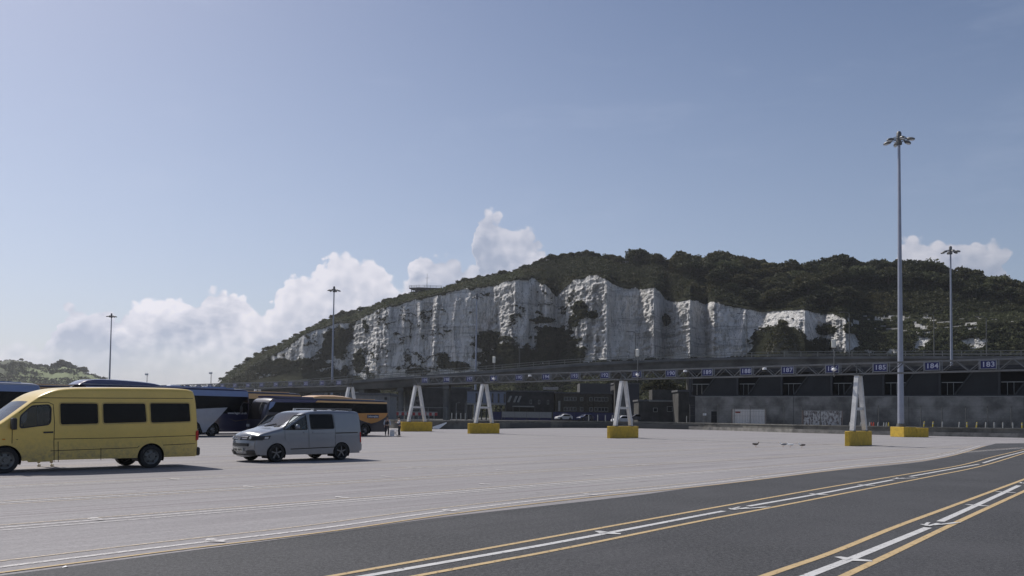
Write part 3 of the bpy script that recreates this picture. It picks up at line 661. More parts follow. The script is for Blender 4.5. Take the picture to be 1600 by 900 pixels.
rng = np.random.default_rng(21); n = 9000; r = rng.integers(2, 42, n); c = rng.integers(0, 160, n); f1 = fbm(hx[c] / 26, r / 5.0, 3)
ok = (f1 > .56) | (r < 18) | (r > 38); P = vv[r[ok], c[ok]] + rng.normal(size=(ok.sum(), 3)) * np.array([4, 3, 0])
v, f = leaf_quads(clump_points(rng, P, rng.uniform(1.6, 3.6, len(P)), 14, .8), 1.1, rng)
o = bpy.data.objects.new('hillside_trees', bigmesh('hillside_trees', v, f, M_leaf)); COL.objects.link(o); tag(o, 'hedges and small trees scattered over the hazy far hill', 'trees', kind='stuff')
GRP = 'tree clumps on the crest of the hazy far hill'
for px, py, s in [(86, 574, 2.2), (92, 573, 2.8), (99, 572, 3.0), (106, 575, 2.7), (113, 578, 2.3), (120, 580, 1.9), (129, 581, 2.6), (136, 588, 1.6), (161, 593, 1.5), (176, 598, 1.3), (190, 600, 1.2), (72, 572, 1.0), (33, 562, .9)]:
    p = at(px, py, YH + 5); t = empty('tree', (p.x, p.y, p.z - 1), random.random() * 6, 'tree clump standing on the hazy crest of the far hill', 'tree', GRP); t.scale = (s * .8, s * .8, s * .8)
    inst(CR[k % 6], 'crown', t); inst(TR[k % 3], 'trunk', t); k += 1
# air: haze box
hb = MB(); hb.box((-250, 700, 68), (4300, 2900, 141)); M_hz = bpy.data.materials.new('haze'); M_hz.use_nodes = True; t_ = M_hz.node_tree; t_.nodes.clear(); b = NB(t_)
pv = b.n('ShaderNodeVolumePrincipled'); pv.inputs['Density'].default_value = 0.00010; pv.inputs['Color'].default_value = (0.92, 0.95, 1, 1); pv.inputs['Anisotropy'].default_value = 0.45
b.l(pv.outputs[0], b.n('ShaderNodeOutputMaterial').inputs['Volume']); hz_o = hb.build('haze', M_hz); tag(hz_o, kind='stuff')
# ------------------------------------------------------------------ lane gantries with numbered signs
M_galv = mat('galvanised_steel', (0.17, 0.172, 0.17), 0.5, 0.5, var=0.15)
M_galvd = mat('weathered_steel', (0.12, 0.122, 0.118), 0.6, 0.4, var=0.2)
M_legw = mat('white_leg_paint', (0.62, 0.62, 0.61), 0.55, var=0.12, scale=2, dirt=((0.25, 0.22, 0.18), 0.5, 0.0, 4.0))
def yb(b, p, co):
    n = b.noise(co, 2.2, 6, 0.7); n2 = b.noise(co, 12, 5, 0.7)
    c = b.mix(b.ramp(n, 0.35, 0.7), (0.66, 0.44, 0.045), (0.48, 0.31, 0.04)); c = b.mix(b.ramp(n2, 0.60, 0.72, 0, 0.75), c, (0.16, 0.11, 0.05))
    b.l(c, p.inputs['Base Color'])
M_yblk = mat('yellow_block_paint', (0.6, 0.42, 0.05), 0.75, var=0, fn=yb)
M_sign = mat('blue_sign_face', (0.010, 0.013, 0.10), 0.5, var=0.1)
M_signf = mat('sign_frame', (0.22, 0.23, 0.25), 0.5, 0.3)
M_num = mat('sign_lettering', (0.46, 0.48, 0.58), 0.5, var=0)
GO = Vector((31.1, 55.9, 0)); GX = Vector((0.738, -0.6746, 0)).normalized(); GY = Vector((-GX.y, GX.x, 0)); GRZ = math.atan2(GX.y, GX.x)
PIT = 3.4; ZB, ZT, DEP = 5.12, 5.86, 0.55
def gp(n, y=0.0, z=0.0): return GO - GX * PIT * n + GY * y + Vector((0, 0, z))
def leg_set(root, n):
    x = -PIT * n
    for s in (-1, 1):
        mb = MB(); mb.bar((x, s * 1.18, 1.03), (x, s * 0.24, ZB - .1), .30, .27, up=(0, 1, 0)); mb.build('leg', M_legw, root)
    mb = MB(); mb.bar((x, -.85, 2.62), (x, .85, 2.62), .16, .2); mb.build('crossbar', M_legw, root)
    mb = MB(); mb.box((x, 0, ZB - .06), (.42, .85, .14)); mb.build('bearing_plate', M_galvd, root)
    p = gp(n); b = empty('concrete_block', p, GRZ, BL_LAB[round(n, 1)], 'concrete block', 'yellow painted concrete blocks carrying the gantry legs')
    mb = MB(); ch = .04; mb.add([(-.17, -2.15, 0), (.17, -2.15, 0), (.17, 2.15, 0), (-.17, 2.15, 0), (-.17, -2.15, 1.03), (.17, -2.15, 1.03), (.17, 2.15, 1.03), (-.17, 2.15, 1.03)], [(0, 1, 2, 3), (4, 5, 6, 7), (0, 1, 5, 4), (1, 2, 6, 5), (2, 3, 7, 6), (3, 0, 4, 7)])
    o = mb.build('block_body', M_yblk, b); bv = o.modifiers.new('bevel', 'BEVEL'); bv.width = .035; bv.segments = 2
    for s in (-1, 1): mb = MB(); mb.box((0, s * 1.18, 1.05), (.34, .5, .05)); mb.build('foot_plate', M_galvd, b)
def gantry(n0, n1, legs, label, numbers):
    root = empty('lane_gantry', GO, GRZ, label, 'gantry', 'overhead lane gantries across the yard'); xa, xb = -PIT * n1, -PIT * n0
    for y in (-DEP / 2, DEP / 2):
        for z, h in ((ZB, .10), (ZT, .10)):
            x = xa
            while x < xb - .1:          # chords in bolted lengths with a small joint
                e = min(x + PIT * 3, xb); mb = MB(); mb.box(((x + e) / 2, y, z), (e - x - .03, .09, h)); mb.build('chord', M_galv, root); x = e
    step = PIT / 4; nb = int((xb - xa) / step); brm = MB(); L = math.hypot(step, ZT - ZB); brm.box((0, 0, 0), (L - .08, .055, .055)); brm = brm.mesh('brace', M_galv); a = math.atan2(ZT - ZB, step)
    k = 0
    for i in range(nb):
        for y in (-DEP / 2,):
            inst(brm, 'brace', root, (xa + (i + .5) * step, y, (ZB + ZT) / 2), (0, -a if i % 2 else a, 0)); k += 1
    mb = MB()
    for i in range(0, nb): mb.bar((xa + i * step, DEP / 2, ZB if i % 2 else ZT), (xa + (i + 1) * step, DEP / 2, ZT if i % 2 else ZB), .05); mb.bar((xa + i * step, -DEP / 2, ZT), (xa + (i + 1) * step, DEP / 2, ZT), .04)
    tag(mb.build('rear_bracing', M_galvd, root), kind='stuff')
    v = MB(); v.box((0, 0, 0), (.07, .07, ZT - ZB)); vme = v.mesh('upright', M_galvd); xs_ = [xa + .03, xb - .03] + [-PIT * n for n in legs]
    for x in xs_:
        for y in (-DEP / 2 - .03, DEP / 2): inst(vme, 'upright', root, (x, y, (ZB + ZT) / 2))
    fr = MB()
    fr.box((0, 0, .30), (1.02, .16, .05)); fr.box((0, 0, -.30), (1.02, .16, .05)); fr.box((-.50, 0, 0), (.05, .16, .58)); fr.box((.50, 0, 0), (.05, .16, .58)); fr.box((-.62, .1, 0), (.04, .04, .74)); fr.box((.62, .1, 0), (.04, .04, .74))
    frm = fr.mesh('frame', M_signf); pn = MB(); pn.box((0, -.02, 0), (.96, .06, .56)); pnm = pn.mesh('panel', M_sign)
    for n, num, lab in numbers:
        s = empty('lane_sign', gp(n, -DEP / 2 - .14, (ZB + ZT) / 2 + .02), GRZ, lab, 'sign', 'blue numbered lane signs on the gantries')
        s.scale = (.93, 1, .92); inst(frm, 'frame', s); inst(pnm, 'panel', s); inst(text_mesh(num, .36, M_num, .004, .009, 1.1, 1.05), 'number', s, (0, -.058, 0), (math.pi / 2, 0, 0))
    for n in legs: leg_set(root, n)
    return root
BL_LAB = {-3.5: 'yellow concrete block beyond the right edge, under the gantry end', 2.5: 'nearest yellow concrete block, seen almost end on under the right gantry leg', 8.5: 'yellow concrete block under the middle gantry leg between signs 191 and 192', 13.5: 'yellow concrete block under the gantry leg between signs 196 and 197',
          16.5: 'yellow concrete block at the left end of the near gantry beside two people', 20.0: 'yellow concrete block hidden behind the orange coach', 26.0: 'yellow concrete block behind the dark blue coaches', 32.0: 'yellow concrete block behind the blue and silver coach', 38.0: 'farthest yellow concrete block on the left behind the coaches'}
def slab(n): return 'blue lane sign with pale number %d %s' % (183 + n, {0: 'near the right edge', 1: 'right of the tall mast', 2: 'just left of the tall mast', 3: 'half covered by an antenna box', 4: 'above the grimy container', 5: 'above the ribbed white container', 6: 'above the dark doorway', 7: 'above the flat-roofed hut', 10: 'above the brick office windows', 11: 'above the left end of the brick office', 12: 'above the skylight building', 15: 'second from the left end of the near gantry', 8: 'just right of the middle leg', 9: 'just left of the middle leg', 13: 'right of a white A-shaped leg', 14: 'left of a white A-shaped leg', 16: 'at the left end of the near gantry'}.get(n, 'on the near truss gantry'))
g1_ = gantry(-3.9, 16.6, [-3.5, 2.5, 8.5, 13.5, 16.5], 'long near truss gantry on white A-shaped legs carrying blue lane signs 183 to 199', [(n, str(183 + n), slab(n)) for n in range(0, 17)])
g2_ = gantry(20.0, 46.0, [20.0, 26.0, 32.0, 38.0], 'far lower-looking truss gantry on the left behind the coaches', [(20.5 + i, str(200 + i), 'small far blue lane sign %d on the left gantry behind the coaches' % (200 + i)) for i in range(24)])
# antenna boxes on poles, dome cameras, lamps on the gantry
M_cream = mat('cream_box', (0.60, 0.60, 0.54), 0.5); M_wht = mat('white_paint', (0.74, 0.74, 0.74), 0.45, var=0.06)
for px, n, lab in ((778, 12.95, 'small antenna box on a thin pole above the sign between 195 and 196'), (1001, 7.95, 'antenna box on a thin pole standing above sign 191'), (1309, 2.95, 'antenna box on a thin pole in front of sign 186')):
    t = empty('antenna_pole', gp(n, -.55, 0), GRZ, lab, 'antenna', 'antenna boxes on poles above the gantry')
    mb = MB(); mb.tube([(0, 0, ZB - .2), (0, 0, 7.55)], .035, 8); mb.bar((0, 0, ZB), (0, .4, ZB), .05); mb.bar((0, 0, ZT), (0, .4, ZT), .05); mb.build('pole', M_galv, t)
    mb = MB(); mb.box((0, -.06, 7.35), (.30, .16, .62)); o = mb.build('antenna_box', M_cream, t); o.modifiers.new('b', 'BEVEL').width = .03
    mb = MB(); mb.lathe([(0, .12), (.12, .10), (.17, 0), (.12, -.1), (0, -.14)], (0.02, -.06, ZB + .33), n=12); mb.build('camera_dome', M_wht, t, smooth=50)
for n, lab in ((-.75, 'white dome camera on the gantry right of sign 183'), (4.55, 'small camera on the gantry left of sign 187'), (6.6, 'small camera on the gantry between signs 189 and 190'), (11.6, 'small camera on the gantry between signs 194 and 195')):
    t = empty('dome_camera', gp(n, -.42, ZT - .25), GRZ, lab, 'camera', 'cameras on the gantry')
    mb = MB(); mb.lathe([(.02, .16), (.14, .14), (.17, .02), (.165, -.02)], n=12); mb.build('hood', M_wht, t, smooth=50); mb = MB(); mb.lathe([(.12, -.02), (.11, -.12), (.05, -.18), (0, -.19)], n=12); mb.build('dome', mat('dome_glass', (0.03, 0.03, 0.03), .1, var=0), t, smooth=50)
    mb = MB(); mb.bar((0, 0, .14), (0, .4, .14), .04); mb.build('bracket', M_galv, t)
# ------------------------------------------------------------------ high masts
M_mast = mat('mast_steel', (0.30, 0.32, 0.38), 0.48, 0.35, var=0.06, scale=1.2)
M_mastd = mat('mast_head_steel', (0.13, 0.13, 0.13), 0.5, 0.4)
M_lens = mat('lamp_lens', (0.75, 0.78, 0.80), 0.12, var=0)
def high_mast(px, Y, H, lab, n=6, rb=.40, zb=0.0):
    p = at(px, 640, Y); t = empty('light_mast', (p.x, p.y, zb), .35, lab, 'light mast', 'tall floodlight masts')
    mb = MB(); mb.tube([(0, 0, .9), (0, 0, H * .4), (0, 0, H * .8), (0, 0, H)], [rb, rb * .72, rb * .48, rb * .40], 14); mb.build('shaft', M_mast, t, smooth=50)
    mb = MB(); mb.lathe([(0, .55), (.18, .5), (.28, .3), (.26, -.7), (.34, -.75), (.34, -1.0), (.2, -1.05)], (0, 0, H), n=12); mb.build('head_cap', M_mastd, t, smooth=40)
    for k in range(n):
        a = 2 * math.pi * k / n; c, s = math.cos(a), math.sin(a)
        arm = empty('lamp_arm', (0, 0, H - .3), a, parent=t)
        mb = MB(); mb.bar((.2, 0, 0), (.9, 0, -.12), .06); mb.bar((.2, 0, -.45), (.9, 0, -.12), .05); mb.build('bracket', M_mastd, arm)
        mb = MB(); R = Matrix.Rotation(.22, 3, 'Y'); mb.ell((1.25, 0, -.28), (.50, .26, .20), 12, 7, R); mb.build('floodlight', M_galv, arm, smooth=60)
        mb = MB(); mb.ell((1.28, 0, -.38), (.42, .20, .12), 12, 5, R); mb.build('lens', M_lens, arm, smooth=60)
    mb = MB(); mb.lathe([(.75, -.25), (.75, -.32), (.70, -.32), (.70, -.25), (.75, -.25)], (0, 0, H), n=24); mb.build('ring', M_mastd, t)
    return t
mm = high_mast(1407.5, 97.0, 34.3, 'tallest and nearest floodlight mast, standing on a yellow block on the right', rb=.36)
b = empty('concrete_block', (mm.location.x + .35, mm.location.y, 0), GRZ - 0.50, 'yellow concrete block cracked in two around the foot of the tall mast', 'concrete block')
for s, (x0, x1) in enumerate(((-1.1, 0.85), (0.88, 2.75))):
    mb = MB(); mb.prism([(-.95, -x1 - 0), (.95, -x1), (.95, -x0), (-.95, -x0)], 0, 1.12 if s == 0 else 1.04); o = mb.build('block_half', M_yblk, b); o.modifiers.new('b', 'BEVEL').width = .03
b.rotation_euler.z = 0.42 + math.pi / 2
mb = MB(); mb.lathe([(.55, 1.12), (.55, 1.18), (.38, 1.18)], (0, 0, 0), n=16); mb.lathe([(.47, 1.18), (.44, 1.5), (.38, 1.5)], n=16); mb.build('foot_flange', M_galvd, mm)
high_mast(1487.5, 161, 34.3, 'floodlight mast behind the viaduct on the right, in front of the wooded hill', rb=.34)
high_mast(518, 222, 34.3, 'floodlight mast before the left part of the white cliff', rb=.36)
high_mast(169.5, 290, 34.3, 'farthest floodlight mast, alone against the sky on the left', rb=.38)
high_mast(742.5, 226, 33.5, 'dark slim mast in front of the pale middle of the cliff', n=3, rb=.36)
def street_lamp(px, py_top, Y, z0, lab, side=-1):
    p = at(px, py_top, Y); t = empty('street_lamp', (p.x, p.y, z0), 0, lab, 'street lamp', 'street lamps along the raised road'); H = p.z - z0
    mb = MB(); mb.tube([(0, 0, 0), (0, 0, H - .3), (side * .5, 0, H - .02), (side * 1.6, 0, H)], [.12, .09, .07, .05], 8); mb.build('pole', M_galvd, t)
    mb = MB(); mb.ell((side * 1.9, 0, H - .02), (.5, .16, .10), 8, 5); mb.build('lantern', M_galvd, t)
# ------------------------------------------------------------------ viaduct
VD = [(300, 610, 618, 205), (400, 606, 613, 200), (480, 600, 611.5, 195), (560, 594.0, 608.0, 190), (640, 588.0, 604.0, 188), (740, 581, 598.5, 188), (880, 570, 588, 190), (1000, 563, 581, 192), (1110, 559, 577, 192), (1240, 557, 575, 190), (1400, 556.5, 574.5, 182), (1600, 556, 575, 170), (1800, 556, 576, 158), (2050, 556, 577, 145)]
M_via = mat('viaduct_concrete', (0.15, 0.145, 0.135), 0.9, var=0.3, scale=0.25, bump=.2, bscale=3)
M_vias = mat('viaduct_soffit', (0.09, 0.087, 0.08), 0.9, var=0.3, scale=0.2)
M_rail = mat('bridge_rail', (0.24, 0.24, 0.22), 0.6, 0.3)
vt = [at(a, b_, Y) for a, b_, c, Y in VD]; vb = [at(a, c, Y) for a, b_, c, Y in VD]
vtS = smooth_path(vt, 5); vbS = smooth_path(vb, 5)
vr = empty('viaduct', (vtS[25].x, vtS[25].y, 0), 0, 'long dark concrete viaduct climbing to the right in front of the cliff', 'bridge')
O_ = Vector((vtS[25].x, vtS[25].y, 0)); Wd = 11.0
def vsec(i):
    d = vtS[min(i + 1, len(vtS) - 1)] - vtS[max(i - 1, 0)]; d.z = 0; d.normalize(); n = Vector((-d.y, d.x, 0)); return vtS[i] - O_, vbS[i] - O_, n, d
sec = []
for i in range(len(vtS)):
    t_, b_, n, d = vsec(i); H = t_.z - b_.z
    sec.append([t_, t_ + Vector((0, 0, -.55)) - n * .12, t_ + Vector((0, 0, -.55)) + n * .0, t_ + Vector((0, 0, -H * .45)) + n * .5, b_ + n * 1.1, b_ + n * (Wd - 1.1), t_ + Vector((0, 0, -H * .45)) + n * (Wd - .5), t_ + n * Wd, t_ + n * (Wd - .3) + Vector((0, 0, .0)), t_ + n * .3])
def loft(mb, secs):
    k = len(secs[0]); mb.add([p for s in secs for p in s], [(i * k + j, i * k + (j + 1) % k, (i + 1) * k + (j + 1) % k, (i + 1) * k + j) for i in range(len(secs) - 1) for j in range(k)] + [tuple(range(k)), tuple((len(secs) - 1) * k + j for j in reversed(range(k)))])
mb = MB(); loft(mb, sec); mb.build('deck', M_via, vr)
for dz, w in ((1.05, .15), (.55, .15), (1.05, Wd - .15), (.55, Wd - .15)):
    mb = MB()
    for i in range(len(vtS) - 1):
            a, _, n, _ = vsec(i); c, _, n2, _ = vsec(i + 1); mb.bar(a + n * w + Vector((0, 0, dz)), c + n2 * w + Vector((0, 0, dz)), .09, .11)
    mb.build('handrail', M_rail, vr)
pm = MB(); pm.box((0, 0, .55), (.11, .11, 1.1)); pme = pm.mesh('rail_post', M_rail); L = 0; nxt = 0; cnt = 0
for i in range(len(vtS) - 1):
    a, _, n, d = vsec(i); c = vtS[i + 1] - O_; seg = (c - a).length
    while nxt < L + seg:
        q = a + (c - a) * ((nxt - L) / seg) + n * .15; inst(pme, 'rail_post', vr, q); nxt += 3.5; cnt += 1
    L += seg
for px in (560, 618, 702, 970, 1078, 1225, 1350, 1475, 1620, 1760):
    i = int(np.argmin([abs((p.x / p.y * FPX + 800) - px) for p in vtS])); t_, b_, n, d = vsec(i)
    for w in (2.4, Wd - 2.4):
        q = b_ + n * w; mb = MB(); mb.tube([(q.x, q.y, .5), (q.x, q.y, q.z + .05)], .62, 12); mb.build('pier', M_via, vr, smooth=50)
    mb = MB(); mb.bar(b_ + n * 1.4 + Vector((0, 0, -.45)), b_ + n * (Wd - 1.4) + Vector((0, 0, -.45)), 1.4, .88); mb.build('pier_cap', M_via, vr)
for px, py, lab in ((812, 535, 'slim street lamp on the viaduct before the dark bushes'), (993, 518, 'street lamp on the viaduct before the bright middle cliff'), (1167, 490, 'street lamp on the viaduct left of the overgrown mound'), (1327, 488, 'street lamp on the viaduct right of the overgrown mound'), (1459, 491, 'street lamp on the viaduct just right of the tall mast'), (1541, 495, 'street lamp on the viaduct nearest the right edge')):
    i = int(np.argmin([abs((p.x / p.y * FPX + 800) - px) for p in vtS])); street_lamp(px, py, vtS[i].y + 6, vtS[i].z - .3, lab)
for px, py, Y, lab in ((330, 583, 235, 'small lamp against the sky left of the headland'), (230, 585, 240, 'small lamp against the sky above the yellow van')):
    p = at(px, py, Y); t = empty('street_lamp', (p.x, p.y, .5), 0, lab, 'street lamp'); H = p.z - .5
    mb = MB(); mb.tube([(0, 0, 0), (0, 0, H)], [.13, .08], 8); mb.build('pole', M_galvd, t); mb = MB(); mb.box((-.15, 0, H), (.8, .4, .5)); mb.build('lantern', M_wht, t)
# lookout platform on the crest
c_ = int((664 - 250) / 1610 * (NX - 1)); LY = D0[c_] + back[c_] - 6; p = at(660, 457.5, LY)
M_dk = mat('dark_concrete', (0.075, 0.07, 0.07), .9); t = empty('lookout_building', (p.x, p.y, p.z), -.15, 'small flat-roofed lookout building with railings and a mast on the crest of the cliff', 'building'); u = LY / FPX
mb = MB(); mb.prism([(-12 * u, 0), (10 * u, -1.5), (14 * u, 6), (-8 * u, 8)], -3, 6.4 * u); mb.build('wall', M_dk, t)
mb = MB(); mb.prism([(-21 * u, -1), (-4 * u, -2.5), (30 * u, 2), (18 * u, 9), (-20 * u, 8)], 6.4 * u, 8.0 * u); mb.build('roof', mat('lookout_roof', (0.10, 0.10, 0.11), .85), t)
mb = MB(); mb.tube([(-17.5 * u, 0, -2), (-17.5 * u, 0, 6.4 * u)], .3, 6); mb.build('column', M_dk, t)
rl = [(-21 * u, -1, 0), (-4 * u, -2.5, 0), (30 * u, 2, 0)]
for dz in (1.4, .7):
    mb = MB()
    for a, c in zip(rl, rl[1:]): mb.bar((a[0], a[1], 8 * u + dz), (c[0], c[1], 8 * u + dz), .16)
    mb.build('railing', M_galv, t)
mb = MB()
for a, c in zip(rl, rl[1:]):
    for k in range(5): q = Vector(a).lerp(Vector(c), k / 4); mb.box((q.x, q.y, 8 * u + .7), (.16, .16, 1.5))
mb.build('rail_posts', M_galv, t)
mb = MB(); mb.tube([(6 * u, 2, 8 * u), (6 * u, 2, 31 * u)], [.18, .07], 6); mb.bar((3 * u, 2, 24 * u), (9 * u, 2, 24 * u), .12); mb.build('flag_mast', M_galvd, t)
# ------------------------------------------------------------------ right side: grey wall, warehouse, fence, containers
M_grey = mat('grey_render_wall', (0.195, 0.19, 0.178), 0.95, var=0.5, scale=0.35, bump=.3, bscale=4, dirt=((0.05, 0.05, 0.05), .7, .8, 3.6))
WP = [at(1086, 640, 146), at(1240, 640, 138), at(1420, 640, 129), at(1600, 640, 121), at(1800, 640, 112), at(1960, 640, 106)]
wz = 5.4; t = empty('boundary_wall', (WP[0].x, WP[0].y, 0), 0, 'high stained grey concrete wall with a dark doorway behind the containers', 'wall')
O2 = Vector((WP[0].x, WP[0].y, 0))
for i in range(5):
    mb = MB(); run_wall(mb, [Vector((p.x, p.y, 0)) - O2 for p in (WP[i].lerp(WP[i + 1], .0015), WP[i].lerp(WP[i + 1], .9985))], .5, .7, wz, 0); mb.build('wall_panel', M_grey, t)
mb = MB(); run_wall(mb, [Vector((p.x, p.y, 0)) - O2 for p in WP], .6, wz, wz + .12, -.05); mb.build('coping', mat('pale_coping', (0.24, 0.24, 0.23), .9), t)
for px, w, h, m, nm in ((1117, .92, 2.25, mat('door_black', (0.012, 0.012, 0.012), .8, var=0), 'doorway'),):
    q = WP[0].lerp(WP[1], (px - 1086) / 154) - O2; mb = MB(); mb.box((q.x, q.y - .03, .75 + h / 2), (w, .12, h), rz=math.atan2(WP[1].y - WP[0].y, WP[1].x - WP[0].x)); mb.build(nm, m, t)
q = at(1101, 647.5, 144.6); s = empty('notice_board', q, -.05, 'small white notice on the grey wall left of the dark doorway', 'sign'); mb = MB(); mb.box((0, 0, 0), (.55, .06, .42)); mb.build('board', M_wht, s); mb = MB(); mb.box((.28, .1, -1), (.06, .06, 2.6)); mb.build('post', M_galvd, s)
# warehouse with slanted bay openings, standing back above the wall
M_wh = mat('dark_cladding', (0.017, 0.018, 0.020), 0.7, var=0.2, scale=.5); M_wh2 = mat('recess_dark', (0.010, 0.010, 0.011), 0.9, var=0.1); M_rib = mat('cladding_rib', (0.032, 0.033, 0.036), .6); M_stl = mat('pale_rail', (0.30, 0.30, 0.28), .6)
bay_px = [1085, 1151, 1220, 1298, 1379, 1467, 1560, 1660, 1770]; wd = []
for px in bay_px:
    f = np.interp(px, [1085, 1240, 1420, 1600, 1800], [146, 138, 129, 121, 112]) + 9; wd.append(at(px, 640, float(f)))
t = empty('warehouse', (wd[0].x, wd[0].y, 0), 0, 'long dark warehouse with slanted bay openings above the grey wall', 'building'); O3 = Vector((wd[0].x, wd[0].y, 0))
bzt, bzb = 9.9, 5.9
pth = [Vector((p.x, p.y, 0)) - O3 for p in wd]; pth = [pth[0] - (pth[1] - pth[0]) * .12] + pth[1:]
mb = MB(); run_wall(mb, pth, 8, .7, bzb, 0); mb.build('lower_wall', M_wh, t)
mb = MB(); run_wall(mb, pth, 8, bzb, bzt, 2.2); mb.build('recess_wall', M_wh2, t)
mb = MB(); run_wall(mb, pth, 9.5, bzt, bzt + .6, -.8); mb.build('roof', mat('flat_roof', (0.035, 0.035, 0.038), .8), t)
mb = MB(); run_wall(mb, pth, .3, bzb - .25, bzb + .08, -.3); mb.build('ledge', M_rib, t)
for i in range(len(pth) - 1):
    a, c = pth[i], pth[i + 1]; d = c - a; n = Vector((-d.y, d.x, 0)).normalized(); L = d.length; d.normalize()
    # slanted panel: covers the bay except a trapezoid opening after the post
    o0 = .42 * L; mb = MB()
    q = [a + d * (o0 * 1.15), a + d * L, a + d * L, a + d * (o0 * 1.95 * .8 + .6)]; zz = [bzb, bzb, bzt, bzt]
    q = [(a + d * (o0 * .62), bzb), (c, bzb), (c, bzt), (a + d * (o0 * 1.45), bzt)]
    vs = [(p.x + n.x * .1, p.y + n.y * .1, z) for p, z in q] + [(p.x + n.x * .4, p.y + n.y * .4, z) for p, z in q]
    mb.add(vs, [(0, 1, 2, 3), (4, 5, 6, 7), (0, 1, 5, 4), (1, 2, 6, 5), (2, 3, 7, 6), (3, 0, 4, 7)]); mb.build('slanted_panel', M_wh, t)
    mb = MB(); mb.bar(a + d * (o0 * .62) + Vector((0, 0, bzb)), a + d * (o0 * 1.45) + Vector((0, 0, bzt)), .22, .22); mb.build('diagonal_strut', M_rib, t)
    mb = MB(); mb.box(a + Vector((0, 0, (bzt + bzb) / 2)) + d * .15, (.35, .35, bzt - bzb), rz=math.atan2(d.y, d.x)); mb.build('post', M_rib, t)
    mb = MB(); mb.bar(a + d * .4 + n * .5 + Vector((0, 0, bzb + 2.05)), a + d * (o0 * 1.0) + n * .5 + Vector((0, 0, bzb + 2.05)), .1, .12)
    for k in (.35, .6): mb.bar(a + d * (o0 * k) + n * .5 + Vector((0, 0, bzb)), a + d * (o0 * k) + n * .5 + Vector((0, 0, bzb + 2.05)), .06)
    mb.build('handrail', M_stl, t)
# containers
def container(px0, px1, pyt, Y, m, lab, grime):
    a = at(px0, pyt, Y); c = at(px1, pyt, Y - 1.6); d = (c - a); d.z = 0; L = d.length; rz = math.atan2(d.y, d.x); H = a.z - .75
    t = empty('shipping_container', (a.x, a.y, .75), rz, lab, 'container', 'white shipping containers by the grey wall'); W = 2.4
    mb = MB(); n = int(L / .42)
    pts = [(0.12, 0.06)]
    for k in range(n): x = .12 + (L - .24) * k / n; s_ = (L - .24) / n; pts += [(x + s_ * .1, .06), (x + s_ * .3, .0), (x + s_ * .6, .0), (x + s_ * .8, .06)]
    pts += [(L - .12, .06), (L - .12, W - .06), (.12, W - .06)]
    mb.prism(pts, .16, H - .12); mb.build('corrugated_walls', m, t)
    mb = MB()
    for x in (.07, L - .07):
        for y in (.05, W - .05): mb.box((x, y, H / 2), (.14, .14, H))
    mb.build('corner_posts', mat('container_frame', (0.20, 0.16, 0.14), .7, var=.3), t)
    mb = MB(); mb.box((L / 2, W / 2, H - .05), (L - .3, W - .1, .12)); mb.box((L / 2, W / 2, .08), (L - .3, W - .1, .16)); mb.build('roof', mat('container_roof', (0.30, 0.28, 0.26), .7, var=.3), t)
    return t, L, H
def rustfn(amt):
    def fn(b, p, co):
        n = b.noise(b.scalev(co, (1, 1, .5)), 3.4, 6, .75); c = b.mix(b.ramp(n, amt, amt + .12), (0.62, 0.59, 0.56), (0.13, 0.10, 0.09)); b.l(c, p.inputs['Base Color'])
    return fn
t, L, H = container(1143, 1197, 638.5, 133, mat('container_white', (.4, .4, .4), .6, var=0, fn=rustfn(.62)), 'white ribbed shipping container with rust streaks, left of the pair', 0)
mb = MB(); mb.box((.95, -.02, H - .55), (.75, .03, .22)); mb.build('maker_mark', mat('faded_red', (0.25, 0.06, 0.05), .8), t)
container(1254, 1317, 641, 128, mat('container_grimy', (.3, .3, .3), .6, var=0, fn=rustfn(.46)), 'grimy blotched shipping container, right of the pair', 0)
# security fence: posts, wires
t = empty('security_fence', (WP[0].x, WP[0].y - 12, .75), 0, 'thin wire security fence with cranked posts in front of the grey wall', 'fence'); O4 = Vector((WP[0].x, WP[0].y - 12, .75)); fp = []
for px in [1078, 1100, 1122, 1147, 1172, 1197, 1225, 1253, 1282, 1311, 1342, 1373, 1406, 1439, 1472, 1509, 1543, 1580, 1618, 1660, 1704]:
    Y = float(np.interp(px, [1078, 1700], [136, 106])); q = at(px, 640, Y); q.z = .75; fp.append(q - O4)
pm = MB(); pm.bar((0, 0, 0), (0, 0, 2.9), .08); pm.bar((0, 0, 2.9), (-.18, -.3, 3.2), .06); pme = pm.mesh('post', M_galvd)
for q in fp: inst(pme, 'post', t, q)
mb = MB()
for a, c in zip(fp, fp[1:]):
    for z in (2.75, 2.2, 1.5, .3): mb.bar(a + Vector((0, 0, z)), c + Vector((0, 0, z)), .018)
    for dz in (.12, .24): mb.bar(a + Vector((-.18 * dz * 3, -dz, 2.9 + dz)), c + Vector((-.18 * dz * 3, -dz, 2.9 + dz)), .02)
mb.build('wires', M_galvd, t)
